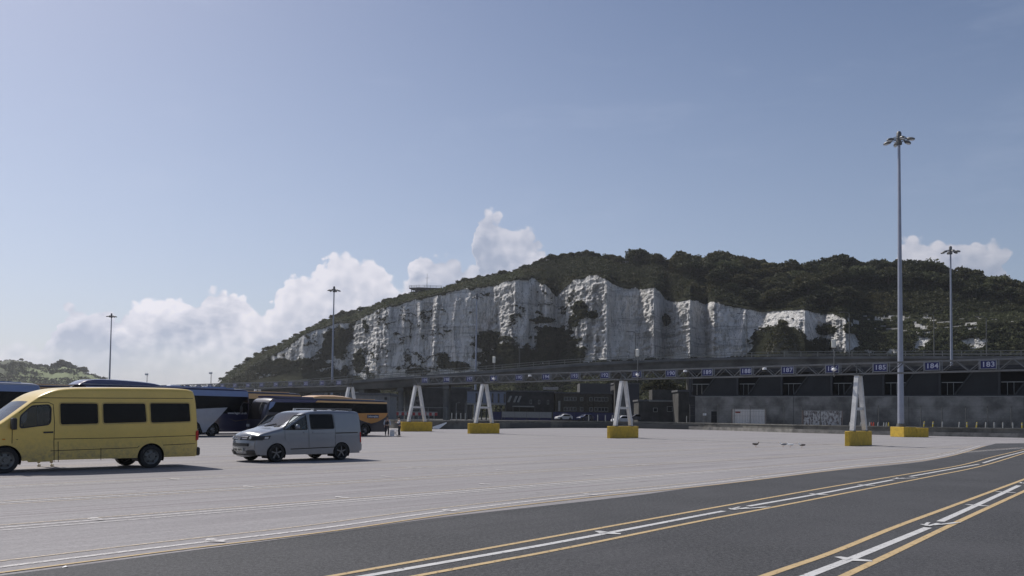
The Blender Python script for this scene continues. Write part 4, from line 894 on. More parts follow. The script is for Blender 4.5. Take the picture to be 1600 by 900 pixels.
# bollards, cones, litter of yard furniture along the wall
M_by = mat('bollard_yellow', (0.55, 0.42, 0.05), .6, var=.2); M_bw = mat('bollard_white', (0.36, 0.36, 0.34), .6, var=.2); M_red = mat('cone_red', (0.55, 0.07, 0.03), .6)
bol = [(1443, 0, .12), (1457, 0, .10), (1472, 1, .05), (1498, 1, .10), (1511, 0, 0), (1525, 0, .12), (1539.5, 1, .08), (1553.5, 1, .0), (1567, 1, 0), (1583, 1, -.08), (1597, 0, 0)]
for i, (px, kk, tilt) in enumerate(bol):
    Y = float(np.interp(px, [1440, 1600], [113, 107])); q = at(px, 650, Y); t = empty('bollard', (q.x, q.y, .75), 0, ('pale yellow' if kk == 0 else 'white') + ' leaning marker post on the far wall, %s' % ['first right of the tall mast', 'second right of the tall mast', 'in front of the third fence post', 'left of the two yellow ones', 'upright and bright yellow', 'tilted beside the bright yellow one', 'leaning near a fence post', 'standing upright alone', 'upright between two fence posts', 'leaning left near the edge', 'at the right edge of the picture'][i], 'bollard', 'marker posts along the far wall')
    t.rotation_euler.y = tilt; mb = MB(); mb.lathe([(.08, 0), (.08, .95), (.06, 1.0), (0, 1.0)], n=10); mb.build('post', M_by if kk == 0 else M_bw, t); mb = MB(); mb.lathe([(.085, .7), (.085, .85)], n=10); mb.build('band', M_bw, t)
for px, m, lab in ((1328, M_bw, 'pale'), (1331, M_bw, 'pale'), (1345, M_bw, 'pale'), (1359, M_bw, 'pale'), (1361.5, M_red, 'bright red'), (1365, M_red, 'second red'), (1372, M_bw, 'pale'), (1381, M_bw, 'pale'), (1385, M_bw, 'pale'), (1388.5, M_by, 'yellow')):
    Y = 112; q = at(px, 650, Y); t = empty('traffic_cone', (q.x, q.y, .75), 0, lab + ' traffic cone on the far wall ' + ('left' if px < 1350 else 'right') + ' of the gantry leg', 'traffic cone', 'traffic cones along the far wall')
    mb = MB(); mb.box((0, 0, .12), (.38, .38, .04)); mb.build('base', M_wh2, t); mb = MB(); mb.lathe([(.15, .12), (.05, .82), (0, .84)], n=10); mb.build('body', m, t)
# ------------------------------------------------------------------ port buildings under the viaduct
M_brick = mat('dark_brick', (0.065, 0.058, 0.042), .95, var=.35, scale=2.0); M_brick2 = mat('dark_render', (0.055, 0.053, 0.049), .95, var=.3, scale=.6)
M_roof = mat('slate_roof', (0.10, 0.10, 0.105), .8, var=.2); M_wf = mat('window_frame_white', (0.30, 0.30, 0.28), .6); M_pane = mat('window_glass', (0.012, 0.014, 0.017), .12, var=0)
M_blue = mat('blue_hoarding', (0.018, 0.022, 0.10), .6, var=.2); M_lb = mat('light_blue_cladding', (0.22, 0.26, 0.35), .6, var=.15)
BY = 222.0
def bwin(parent, x, y, z, w, h, n=1):
    f = MB(); 
    for k in range(n + 1): f.box((x - w / 2 + w * k / n, y - .06, z), (.10, .12, h + .1))
    f.box((x, y - .06, z + h / 2), (w + .1, .12, .10)); f.box((x, y - .06, z - h / 2), (w + .1, .12, .12)); fo = f.build('window', M_wf, parent)
    g = MB(); g.box((x, y - .02, z), (w - .02, .04, h - .02)); g.build('pane', M_pane, fo)
def bldg(x0, x1, pyt, Y, dep, lab, m, rz=0.0, name='office_building', roofh=.35, z0=.5, group=None, rm=None, cat='building'):
    a = at(x0, pyt, Y); c = at(x1, pyt, Y); L = c.x - a.x; H = a.z - z0
    t = empty(name, (a.x, a.y, z0), rz, lab, cat, group); mb = MB(); mb.box((L / 2, dep / 2, H / 2), (L, dep, H)); mb.build('wall', m, t)
    mb = MB(); mb.box((L / 2, dep / 2, H + roofh / 2), (L + .4, dep + .4, roofh)); mb.build('roof', rm or M_roof, t); return t, L, H
u = BY / FPX
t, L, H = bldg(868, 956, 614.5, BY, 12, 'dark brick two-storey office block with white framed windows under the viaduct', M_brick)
def wl(px): return (px - 868) * u
for px, w, n in ((891, 19, 4), (909, 4.5, 1), (923.5, 4.5, 1), (939.5, 21, 4)):
    for py in (623.5, 639.3): bwin(t, wl(px), 0, at(900, py, BY).z - .5, w * u, 5.6 * u, n)
mb = MB(); mb.box((wl(874), -.1, H * .55), (3.2 * u, .2, 16 * u)); mb.build('stair_window', M_wf, t)
mb = MB(); mb.prism([(wl(906), 0), (wl(954), 0), (wl(954), 9), (wl(906), 9)], H + .35, H + .35 + 14 * u); mb.build('roof_plant_room', mat('plant_room_grey', (0.075, 0.075, 0.075), .9), t)
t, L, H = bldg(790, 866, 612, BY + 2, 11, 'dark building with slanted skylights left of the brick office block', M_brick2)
for px in (797, 806, 812):
    mb = MB(); x = (px - 790) * u; vs = [(x, -.12, H * .86), (x + 3.4 * u, -.12, H * .86), (x - .6 * u, -.12, H * .64), (x - 4.2 * u, -.12, H * .64)]; vs += [(a, b_ + .1, c) for a, b_, c in vs]
    mb.add(vs, [(0, 1, 2, 3), (4, 5, 6, 7), (0, 1, 5, 4), (1, 2, 6, 5), (2, 3, 7, 6), (3, 0, 4, 7)]); mb.build('skylight', mat('skylight_glass', (.30, .30, .28), .4), t)
for px in (830, 843, 857): bwin(t, (px - 790) * u, 0, H * .66, 2.4 * u, 6 * u, 1)
mb = MB(); mb.box(((818 - 790) * u, -1.2, H * .5), (34 * u, 2.4, .3)); mb.build('canopy', M_wf, t)
for px in (802, 812, 836): 
    mb = MB(); mb.tube([((px - 790) * u, -2.2, 0), ((px - 790) * u, -2.2, H * .5)], .12, 6); mb.build('canopy_post', M_galvd, t)
mb = MB(); mb.box(((861 - 790) * u, -.1, H + 1.0), (24 * u, .3, 4.5 * u)); mb.build('roof_sign', mat('roof_clutter', (0.32, 0.30, 0.28), .8, var=.5, scale=4), t)
t, L, H = bldg(730, 790, 611.5, BY - 10, 8, 'light blue and white clad cabin building behind the white A-shaped leg', M_lb, z0=4.6)
for px in (744, 752, 768, 777, 786): mb = MB(); mb.box(((px - 730) * u, -.06, H * .5), (2.6 * u, .1, H * .72)); mb.build('window', M_pane, t)
mb = MB(); mb.box((L / 2, -.05, H * .02), (L, .2, .4)); mb.build('plinth', M_wf, t)
for k in range(9): mb = MB(); mb.tube([(k * L / 8, 2, -4.1), (k * L / 8, 2, 0)], .2, 6); mb.build('support_post', M_galvd, t)
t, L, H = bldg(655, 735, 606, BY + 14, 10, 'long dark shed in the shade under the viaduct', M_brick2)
t, L, H = bldg(998, 1076, 627, 175, 7, 'dark flat-roofed hut with small white windows left of the grey wall', M_brick2)
u2 = 175 / FPX
for px, py, w, h in ((1024, 640.5, 6, 6), (1046.5, 639, 8, 8)): bwin(t, (px - 998) * u2, 0, at(px, py, 175).z - .5, w * u2, h * u2, 1)
mb = MB(); mb.box(((1035 - 998) * u2, 2, H + 1.2), (32 * u2, 4, 2.4)); mb.build('roof_box', M_brick2, t); mb = MB(); mb.box(((1035 - 998) * u2, -.3, H + .1), (42 * u2, .4, .3)); mb.build('fascia', mat('fascia_pale', (.22, .22, .21), .8), t)
bldg(960, 999, 600, BY, 10, 'dark tall block behind the middle gantry leg', mat('slate_cladding', (0.06, 0.062, 0.072), .9))
bldg(1060, 1086, 612, 168, 6, 'narrow dark tower hut against the end of the grey wall', M_brick2)
# grey warehouses behind the orange coach
M_lg = mat('light_grey_cladding', (0.20, 0.20, 0.20), .8, var=.15); t, L, H = bldg(556, 609, 617.5, 130, 8, 'light grey flat-roofed cabin just behind the roof of the orange coach', M_lg, name='site_cabin')
mb = MB(); mb.box((47 * 130 / FPX, -.05, H - .45), (4 * 130 / FPX, .1, .4)); mb.build('window', M_pane, t)
t, L, H = bldg(611, 655, 622.5, 205, 8, 'stone faced building with mottled wall behind the red and white barrier', mat('rubble_stone', (0.17, 0.17, 0.165), .95, var=.75, scale=1.6, bump=.6, bscale=3), name='stone_building')
for k, (px, pyt, Y) in enumerate([(290, 611, 260), (318, 613, 250), (345, 609, 262), (368, 612, 255), (392, 608, 258), (415, 613, 250), (440, 609, 262), (462, 612, 250), (488, 606, 258), (512, 611, 250), (535, 606, 262)]):
    t, L, H = bldg(px, px + random.uniform(14, 22), pyt, Y, 7, 'low %s building %s the far gantry' % (['pale grey', 'dark', 'off-white', 'brown'][k % 4], ['seen under', 'behind', 'just left of a mast behind'][k % 3]), [M_lg, M_brick2, mat('offwhite_wall', (.33, .33, .32), .9), M_brick][k % 4], group='low port buildings far behind the coaches', name='port_building')
    for j in range(3): bwin(t, L * (j + .5) / 3, 0, H * .62, 1.3, 1.2, 1)
# gateway frame, blue hoarding with white panels, barriers
def hoard(x0, x1, pyt, pyb, Y, m, lab, nm, pn):
    a = at(x0, pyb, Y); c = at(x1, pyt, Y); t = empty(nm, (a.x, a.y, a.z), 0, lab, 'fence'); W = c.x - a.x; H = c.z - a.z; k = max(1, int(W / 2.4))
    for i in range(k): mb = MB(); mb.box((W * (i + .5) / k, 0, H / 2), (W / k - .05, .08, H)); mb.build(pn, m, t)
    mb = MB()
    for i in range(k + 1): mb.box((W * i / k, .1, H / 2 - .5), (.1, .1, H + 1))
    mb.build('posts', M_galvd, t); return t
hoard(770, 862, 644.5, 656, 205, M_blue, 'dark blue hoarding with white panels below the skylight building', 'blue_hoarding', 'blue_panel')
hoard(784, 862, 644, 652, 204, mat('white_panel', (.30, .31, .33), .6, var=.1), 'row of white panels fixed before the dark blue hoarding', 'white_panel_row', 'white_panel')
hoard(864, 965, 645, 656, 212, M_blue, 'dark blue hoarding along the foot of the brick office block', 'blue_hoarding', 'blue_panel')
M_rw = mat('barrier_red', (0.36, 0.05, 0.05), .6, var=.2); a = at(606, 652, 150); t = empty('crash_barrier', (a.x, a.y, .6), 0, 'red and white striped barrier behind the left gantry leg', 'barrier'); ub = 150 / FPX
for i in range(18):
    mb = MB(); mb.box((i * 4.3 * ub + .22, 0, 1.35), (4.2 * ub, .25, .5)); mb.build('red_board' if i % 2 else 'white_board', M_rw if i % 2 else M_bw, t)
mb = MB()
for i in range(10): mb.box((i * 8 * ub, .1, .6), (.1, .1, 1.3))
mb.box((9 * 4.3 * ub, 0, 1.70), (18 * 4.3 * ub, .08, .1)); mb.build('barrier_frame', M_bw, t)
a = at(655, 636.5, 165); t = empty('gate_frame', (a.x, a.y, .6), 0, 'tall dark gate with pale frame under the viaduct', 'gate'); ub = 165 / FPX; H = a.z - .6
mb = MB(); mb.bar((-45 * ub, 0, H), (43 * ub, 0, H), .14); mb.build('top_rail', M_galv, t)
for x in (-45, -15, 14, 43): mb = MB(); mb.box((x * ub, 0, H / 2), (.13, .13, H)); mb.build('gate_post', M_galv, t)
for px in (713, 729, 727, 742): 
    q = at(px, 630 if px != 729 else 627, 172); t = empty('lamp_post', (q.x, q.y, .6), 0, {713: 'short lamp post under the viaduct, leftmost of the group', 729: 'tall thin lamp post under the viaduct', 727: 'lamp post overlapping the tall thin one under the viaduct', 742: 'short post beside the white A-shaped leg'}[px], 'post'); mb = MB(); mb.tube([(0, 0, 0), (0, 0, q.z - .6), (.4, 0, q.z - .4)], .07, 6); mb.build('pole', M_galv, t); mb = MB(); mb.box((.5, 0, q.z - .42), (.4, .15, .1)); mb.build('lantern', M_galv, t)
for px in (706, 713, 720, 727, 968, 1073, 1081, 934, 946, 957, 920):
    Y = 160; q = at(px, 652, Y); t = empty('post', (q.x, q.y, .7), 0, 'short pale post behind the far wall, %s' % {706: 'leftmost of four under the viaduct', 713: 'second of four under the viaduct', 720: 'third of four under the viaduct', 727: 'last of four under the viaduct', 968: 'just left of the middle gantry leg', 1073: 'by the narrow hut', 1081: 'at the end of the grey wall', 934: 'before the office block entrance', 946: 'before the right office windows', 957: 'at the right corner of the office block', 920: 'left of the office entrance'}[px], 'post', 'short posts behind the far wall')
    mb = MB(); mb.lathe([(.09, 0), (.09, 1.5), (0, 1.52)], n=8); mb.build('shaft', M_bw, t)
q = gnd(676, 670.5); t = empty('ramp_board', (q.x, q.y, 0), .5, 'pale plank leaning up from the yard beside the left yellow block', 'board'); mb = MB(); mb.add([(0, 0, 0.03), (.9, 0, 0.03), (2.2, .5, .78), (2.15, .5, .9), (0, 0, .3), (.9, .9, .03)], [(0, 1, 2, 3, 4), (0, 5, 3, 4), (1, 5, 3, 2), (0, 1, 5)]); mb.build('plank', M_wht, t)
# bushes behind the hut and white chalk behind
GRP = None
for px, py, s, lab in ((1016, 604, .75, 'leafy bush on the bank behind the hut, left one'), (1034, 601, .95, 'largest leafy bush on the bank behind the flat-roofed hut'), (1052, 604, .7, 'leafy bush on the bank behind the hut, right one'), (1078, 606, .6, 'small dark bush beside the white chalk patch')):
    p = at(px, py, 240); t = empty('bush', (p.x, p.y, p.z - 1.5), px, lab, 'bush'); t.scale = (s, s, s * .9); inst(CR[1], 'crown', t); mb = MB(); mb.tube([(0, 0, -p.z / s + 2), (0, 0, 1)], .3, 6); mb.build('trunk', M_bark, t)
# ------------------------------------------------------------------ vehicles
def paintfn(col, rough=.28, dirt=None, metal=0.0, name=None, fl=0.0):
    return mat(name, col, rough, metal, var=.04, scale=1.5, coat=.6, dirt=dirt, bump=.02, bscale=2)
M_tyre = mat('tyre_rubber', (0.018, 0.018, 0.018), .8, var=.2); M_blk = mat('black_plastic', (0.015, 0.015, 0.016), .5, var=.1)
M_rim = mat('alloy_rim', (0.17, 0.17, 0.175), .4, .7); M_steel = mat('steel_rim', (0.16, 0.16, 0.15), .5, .4); M_chr = mat('chrome', (0.6, 0.6, 0.62), .15, 1.0, var=0)
M_tint = mat('tinted_window', (0.004, 0.004, 0.005), .10, var=0, spec=.18); M_glass = glass('clear_glass', (.75, .8, .8), .55); M_glw = glass('windscreen_glass', (.75, .8, .82), .5, .10)
M_seat = mat('seat_fabric', (0.05, 0.05, 0.055), .9); M_head = mat('headlamp_lens', (0.55, 0.57, 0.6), .08, .3, var=0); M_tail = mat('tail_lamp_red', (0.42, 0.02, 0.015), .15, var=0); M_amb = mat('amber_lens', (0.6, 0.22, 0.02), .2, var=0)
M_seam = mat('panel_gap', (0.02, 0.02, 0.018), .8, var=0); M_plate = mat('number_plate', (0.72, 0.72, 0.66), .4, var=0); M_ptx = mat('plate_lettering', (0.02, 0.02, 0.02), .5, var=0)
def inpoly(p, poly):
    x, y = p; c = False; n = len(poly)
    for i in range(n):
        x1, y1 = poly[i]; x2, y2 = poly[(i + 1) % n]
        if (y1 > y) != (y2 > y) and x < (x2 - x1) * (y - y1) / (y2 - y1) + x1: c = not c
    return c
def resample(pts, n, closed=False):
    P = [Vector((p[0], p[1])) for p in pts]
    if closed: P.append(P[0])
    L = [0]
    for a, b_ in zip(P, P[1:]): L.append(L[-1] + (b_ - a).length)
    out_ = []
    for k in range(n):
        s = L[-1] * k / (n if closed else n - 1); i = max(0, min(len(P) - 2, int(np.searchsorted(L, s, 'right')) - 1))
        f = (s - L[i]) / max(L[i + 1] - L[i], 1e-9); out_.append(P[i].lerp(P[i + 1], f))
    return out_
def chaikin(pts, it=2, closed=False, k=.25):
    P = [Vector((p[0], p[1])) for p in pts]
    for _ in range(it):
        Q = [] if closed else [P[0]]; n = len(P)
        for i in range(n if closed else n - 1):
            a, b_ = P[i], P[(i + 1) % n]; Q += [a.lerp(b_, k), a.lerp(b_, 1 - k)]
        if not closed: Q.append(P[-1])
        P = Q
    return P
def rpoly(poly, r=.06, n=5):
    """polygon with rounded corners"""
    o = []; m = len(poly)
    for i in range(m):
        p = Vector(poly[i][:2]); a = Vector(poly[i - 1][:2]) - p; b_ = Vector(poly[(i + 1) % m][:2]) - p
        ra = min(r, a.length * .45, b_.length * .45); A = p + a.normalized() * ra; C = p + b_.normalized() * ra
        for k in range(n): t = k / (n - 1); o.append(tuple(A * (1 - t) ** 2 + p * 2 * t * (1 - t) + C * t * t))
    return o
def region_mesh(mb, outer, holes, surf_, cell=.12, off=0.0):
    """triangulate a region of the x-z plane and lay it on the surface y = surf_(x, z)"""
    pts = [Vector(p[:2]) for p in outer]; E = [(i, (i + 1) % len(outer)) for i in range(len(outer))]
    for h in holes:
        b0 = len(pts); pts += [Vector(p[:2]) for p in h]; E += [(b0 + i, b0 + (i + 1) % len(h)) for i in range(len(h))]
    xs__ = [p.x for p in pts[:len(outer)]]; zs__ = [p.y for p in pts[:len(outer)]]
    o2 = [tuple(p) for p in outer]
    for x in np.arange(min(xs__) + cell / 2, max(xs__), cell):
        for z in np.arange(min(zs__) + cell / 2, max(zs__), cell):
            if inpoly((x, z), o2): pts.append(Vector((x + .013 * math.sin(z * 50), z)))
    v, e, f, _, _, _ = geometry.delaunay_2d_cdt(pts, E, [], 0, 1e-5)
    keep = []
    for t in f:
        c = sum((v[i] for i in t), Vector((0, 0))) / len(t)
        if inpoly(c, o2) and not any(inpoly(c, h) for h in holes): keep.append(tuple(t))
    for sg in (1, -1): mb.add([(p.x, sg * (surf_(p.x, p.y) + off), p.y) for p in v], keep if sg > 0 else [t[::-1] for t in keep])
def side_plate(mb, poly, surf_, off, th=.01, cell=.15, sides=(1,)):
    """thin plate on the body side, with an edge of real thickness"""
    pts = [Vector(p[:2]) for p in poly]; n = len(pts); E = [(i, (i + 1) % n) for i in range(n)]; o2 = [tuple(p) for p in poly]
    xs__ = [p.x for p in pts]; zs__ = [p.y for p in pts]
    for x in np.arange(min(xs__) + cell / 2, max(xs__), cell):
        for z in np.arange(min(zs__) + cell / 2, max(zs__), cell):
            if inpoly((x, z), o2): pts.append(Vector((x, z)))
    v, e, f, _, _, _ = geometry.delaunay_2d_cdt(pts, E, [], 0, 1e-5)
    f = [tuple(t) for t in f if inpoly(sum((v[i] for i in t), Vector((0, 0))) / len(t), o2)]
    for sg in sides:
        mb.add([(p.x, sg * (surf_(p.x, p.y) + off), p.y) for p in v], f)
        ed = [(p.x, sg * (surf_(p.x, p.y) + off), p.y) for p in pts[:n]] + [(p.x, sg * (surf_(p.x, p.y) + off - th), p.y) for p in pts[:n]]
        mb.add(ed, [(i, (i + 1) % n, n + (i + 1) % n, n + i) for i in range(n)])
def side_line(mb, pts, surf_, w=.014, off=.002, sides=(1,)):
    P = [Vector(p[:2]) for p in pts]; Q = []
    for a, b_ in zip(P, P[1:]):
        k = max(1, int((b_ - a).length / .12)); Q += [a.lerp(b_, i / k) for i in range(k)]
    Q.append(P[-1])
    for sg in sides:
        vs = []
        for i, p in enumerate(Q):
            d = (Q[min(i + 1, len(Q) - 1)] - Q[max(i - 1, 0)]).normalized(); n = Vector((-d.y, d.x)) * w / 2
            for q in (p + n, p - n): vs.append((q.x, sg * (surf_(q.x, q.y) + off), q.y))
        mb.add(vs, [(2 * i, 2 * i + 1, 2 * i + 3, 2 * i + 2) for i in range(len(Q) - 1)])
def circ(cx, cz, r, n=28): return [(cx + r * math.cos(2 * math.pi * k / n), cz + r * math.sin(2 * math.pi * k / n)) for k in range(n)]
def wheel(parent, x, y, r, w, side, style='alloy'):
    t = empty('wheel', (x, y, r), parent=parent); s = side
    mb = MB(); mb.lathe([(r * .66, w / 2), (r * .93, w / 2), (r * .99, w * .36), (r, w * .2), (r, -w * .2), (r * .99, -w * .36), (r * .93, -w / 2), (r * .66, -w / 2)], axis='Y', n=30); mb.build('tyre', M_tyre, t, smooth=30)
    mb = MB(); f = s * w / 2
    if style == 'alloy':
        mb.lathe([(r * .66, f), (r * .62, f - s * .02), (r * .60, f - s * .10), (0, f - s * .12)], axis='Y', n=30); mb.build('rim', M_blk, t, smooth=30)
        mb = MB()
        for k in range(5):
            a = 2 * math.pi * k / 5 + .3
            mb.bar((math.cos(a) * .04, f - s * .03, math.sin(a) * .04), (math.cos(a) * r * .62, f - s * .035, math.sin(a) * r * .62), .03, .045)
        mb.lathe([(0, f - s * .02), (.05, f - s * .02), (.06, f - s * .06)], axis='Y', n=12); mb.build('spokes', M_rim, t)
    elif style == 'steel':
        mb.lathe([(r * .66, f), (r * .60, f - s * .03), (r * .52, f - s * .05), (r * .30, f - s * .02), (r * .16, f - s * .03), (r * .14, f + s * .01), (0, f + s * .01)], axis='Y', n=24); mb.build('rim', M_steel, t, smooth=30)
        mb = MB()
        for k in range(6): a = k * math.pi / 3; mb.box((math.cos(a) * r * .45, f - s * .03, math.sin(a) * r * .45), (.05, .02, .05))
        mb.build('rim_holes', M_blk, t)
    else:
        mb.lathe([(r * .60, f - s * .02), (r * .55, f - s * .10), (r * .35, f - s * .12), (r * .30, f - s * .02), (r * .2, f + s * .02), (0, f + s * .02)], axis='Y', n=24); mb.build('rim', M_rim, t, smooth=30)
        mb = MB()
        for k in range(8): a = k * math.pi / 4; mb.lathe([(.04, f - s * .03), (.035, f - s * .0), (0, f - s * .0)], (math.cos(a) * r * .43, 0, math.sin(a) * r * .43), axis='Y', n=6)
        mb.build('rim_bolts', M_blk, t)
    return t
class Veh:
    """body from a side outline: flat-ish sides with tumblehome, rounded cantrail, crossing roof/bonnet/screen surface"""
    def __init__(s, name, loc, label, cat, outline, W, r=.12, bow=.05, group=None, nr=200, cr=10, z0=.3):
        s.root = empty(name, loc, math.atan2(-LA.y, -LA.x), label, cat, group); s.W = W; s.r = r; s.bow = bow; s.out = resample(chaikin(outline, 2), nr); s.cr = cr; s.cut = []; s.z0 = z0
        P = s.out; n = len(P); s.nrm = []; s.inn = []
        for i in range(n):
            d = (P[min(i + 1, n - 1)] - P[max(i - 1, 0)]).normalized(); nn = Vector((-d.y, d.x)); s.nrm.append(nn)      # outward (outline runs front -> over roof -> rear)
        c = sum(P, Vector((0, 0))) / n
        if sum((p - c).dot(nn) for p, nn in zip(P, s.nrm)) < 0: s.nrm = [-x for x in s.nrm]
        s.inn = [p - nn * r for p, nn in zip(P, s.nrm)]
        s.zb = min(P[0].y, P[-1].y)
    def side_pos(s, px, py, lat):
        """a point of the photographed side, in body coordinates"""
        d = ray(px, py); t = lat / (d.x * LL.x + d.y * LL.y); p = Vector((0, 0, EYE)) + d * t; q = p - s.root.location
        return (-(q.x * LA.x + q.y * LA.y), p.z)
    def body(s, m, holes, wheels, wr, glass_u=None, mg=None):
        P, N, I = s.out, s.nrm, s.inn; n = len(P); mb = MB()
        arch = [circ(x, wr * .98, wr * 1.17) for x in wheels]
        outer = [tuple(p) for p in I]; outer = [(I[0].x, s.z0)] + outer + [(I[-1].x, s.z0)]
        # sill follows the arches
        region_mesh(mb, outer, holes + arch, s.W)
        K = 5; rows = []
        for i in range(n):
            row = []; w = s.W(I[i].x, I[i].y)
            for k in range(K + 1):
                th = math.pi / 2 * k / K; q = I[i] + N[i] * s.r * math.sin(th); row.append((q.x, w - s.r + s.r * math.cos(th), q.y))
            wi = w - s.r
            for k in range(1, s.cr):
                y = wi * (1 - 2 * k / s.cr); b_ = s.bow(P[i].x, P[i].y) * (1 - (y / max(wi, .01)) ** 2); q = P[i] + N[i] * b_; row.append((q.x, y, q.y))
            row += [(x, -y, z) for x, y, z in reversed(row[:K + 1])]; rows.append(row)
        M_ = len(rows[0]); fs = []; gf = []
        for i in range(n - 1):
            for j in range(M_ - 1):
                isg = glass_u and glass_u(P[i].lerp(P[i + 1], .5)) and K + .5 <= j < M_ - K - 1.5
                (gf if isg else fs).append((i * M_ + j, i * M_ + j + 1, (i + 1) * M_ + j + 1, (i + 1) * M_ + j))
        mb.add([p for row in rows for p in row], fs); o = mb.build('body', m, s.root)
        bm = bmesh.new(); bm.from_mesh(o.data); bmesh.ops.remove_doubles(bm, verts=bm.verts, dist=.0008)
        bmesh.ops.recalc_face_normals(bm, faces=bm.faces); bm.to_mesh(o.data); bm.free(); sm(o.data, 28); s.bodyo = o
        if gf:
            g = MB(); g.add([p for row in rows for p in row], gf); g_o = g.build('windscreen', mg or M_glw, s.root); bm = bmesh.new(); bm.from_mesh(g_o.data)
            bmesh.ops.delete(bm, geom=[v for v in bm.verts if not v.link_faces], context='VERTS'); bm.to_mesh(g_o.data); bm.free(); sm(g_o.data, 60)
        for x in wheels:
            for sg in (1, -1):
                a = MB(); w0 = s.W(x, wr) ; pts = [p for p in circ(x, wr * .98, wr * 1.16, 40) if p[1] > s.z0 - .12]; k0 = max(range(len(pts)), key=lambda i: (Vector(pts[i]) - Vector(pts[i - 1])).length); pts = pts[k0:] + pts[:k0]
                vs = [(p[0], sg * (w0 + .004), p[1]) for p in pts] + [(p[0], sg * (w0 - .42), p[1]) for p in pts]; k = len(pts); a.add(vs, [(i, i + 1, k + i + 1, k + i) for i in range(k - 1)])
                a.add([(p[0], sg * (w0 - .42), p[1]) for p in pts], [tuple(range(k))]); a.build('wheel_arch', M_blk, s.root)
        return o
    def floor(s, x0, x1, z, w, m=None):
        mb = MB(); mb.box(((x0 + x1) / 2, 0, z), (x1 - x0, w, .10)); mb.build('floor_pan', M_blk, s.root)
    def window(s, poly, m, name='window', gask=True, r=.06, sides=(1, -1), parent=None, fr=None):
        if len(sides) > 1: return [s.window(poly, m, name, gask, r, (sg,), parent, fr) for sg in sides][0]
        poly = rpoly(poly, r); mb = MB(); side_plate(mb, poly, s.W, -.006, .004, .3, sides); w = mb.build(name, m, parent or s.root, smooth=40)
        if gask:
            c = sum((Vector(p) for p in poly), Vector((0, 0))) / len(poly); n = len(poly); mb = MB()
            for sg in sides:
                vs = []
                for sc, of in ((-.012, .006), (.028, .006), (.028, -.01)):
                    for i, p in enumerate(poly):
                        a, b_ = Vector(poly[i - 1]), Vector(poly[(i + 1) % n]); d = (b_ - a).normalized(); nn = Vector((d.y, -d.x))
                        if nn.dot(Vector(p) - c) < 0: nn = -nn
                        q = Vector(p) + nn * sc; vs.append((q.x, sg * (s.W(q.x, q.y) + of), q.y))
                mb.add(vs, [(i, (i + 1) % n, n + (i + 1) % n, n + i) for i in range(n)] + [(n + i, n + (i + 1) % n, 2 * n + (i + 1) % n, 2 * n + i) for i in range(n)])
            mb.build('window_seal', fr or M_blk, w)
        return w
    def plate(s, poly, m, name, off=.004, r=0.0, sides=(1, -1), parent=None, th=.01):
        if len(sides) > 1: return [s.plate(poly, m, name, off, r, (sg,), parent, th) for sg in sides][0]
        mb = MB(); side_plate(mb, rpoly(poly, r) if r else poly, s.W, off, th, .25, sides); return mb.build(name, m, parent or s.root, smooth=40)
    def lines(s, segs, name='panel_gap', w=.014, m=None, sides=(1, -1)):
        for q in segs:
            for sg in sides: mb = MB(); side_line(mb, q, s.W, w, .0025, (sg,)); mb.build(name, m or M_seam, s.root)
def sbow(front, k=.10, base=.03):
    return lambda x, z: base + k * max(0.0, min(1.0, (x - front + .5) / .5)) 
# ---- the yellow minibus
lab = 'mustard yellow high-roofed minibus with three tinted side windows at the left edge'
YL = 26.95; yal, ylat = 12.54, 27.92
ycol = mat('mustard_paint', (0.68, 0.49, 0.115), .32, var=.05, scale=1.2, coat=.35, dirt=((0.20, 0.165, 0.10), .75, .3, 1.15))
def Wy(x, z):
    w = .955 - .035 * max(0, z - 1.15) ** 1.5 - .02 * max(0, .7 - z)
    f = max(0, (x - 3.9) / 1.05); w -= .20 * f ** 2.2 + .03 * max(0, (-x - 1.1) / .5) ** 2
    return w
yo = [(5.03, .34), (5.06, .55), (5.04, .82), (4.97, 1.02), (4.78, 1.16), (4.50, 1.30), (4.30, 1.42), (3.93, 1.72), (3.52, 2.06), (3.30, 2.23), (2.98, 2.38), (2.6, 2.46), (1.6, 2.51), (0, 2.55), (-1.0, 2.56), (-1.36, 2.53), (-1.47, 2.41), (-1.55, 1.9), (-1.60, 1.1), (-1.62, .36)]
yv = Veh('minibus', lane(yal, ylat), lab, 'minibus', yo, Wy, .13, sbow(5.03, .13), nr=230, z0=.34)
SP = lambda v, L, pts: [v.side_pos(px, py, L) for px, py in pts]
fwin = SP(yv, YL, [(33, 650), (51, 634.8), (77, 633), (80, 638), (79, 658), (76, 663), (32, 668.5)])
w1 = SP(yv, YL, [(94, 629.5), (154, 630), (154.5, 662.5), (94.5, 664)]); w2_ = SP(yv, YL, [(161, 630), (228, 630), (230, 660), (161.5, 662)]); w3_ = SP(yv, YL, [(235, 629.5), (297, 629.8), (298.5, 659), (236, 661)])
hs = [rpoly(q, .07) for q in (fwin, w1, w2_, w3_)]
yv.body(ycol, hs, [0, 4.19], .37, lambda p: 1.46 < p.y < 2.03 and p.x > 3.2, M_glw)
fd = SP(yv, YL, [(19, 690), (18.5, 667), (48, 629), (84.5, 629.5), (84, 690), (81, 722)])
door = yv.plate(SP(yv, YL, [(20, 672), (83, 667), (84, 692), (81, 721), (44, 722.5), (38, 705), (28, 694), (20, 690)]), ycol, 'front_door', .003, .03, (1,))
yv.window(fwin, M_glass, r=.07, sides=(1, -1))
for q in (w1, w2_, w3_): yv.window(q, M_tint, r=.08, sides=(1, -1), fr=mat('yellow_frame', (0.42, .31, .10), .5))
q = SP(yv, YL, [(68, 674.5), (83, 674), (83, 676.5), (68, 677)]); yv.plate(q, M_blk, 'door_handle', .03, .01, (1,), parent=door, th=.03)
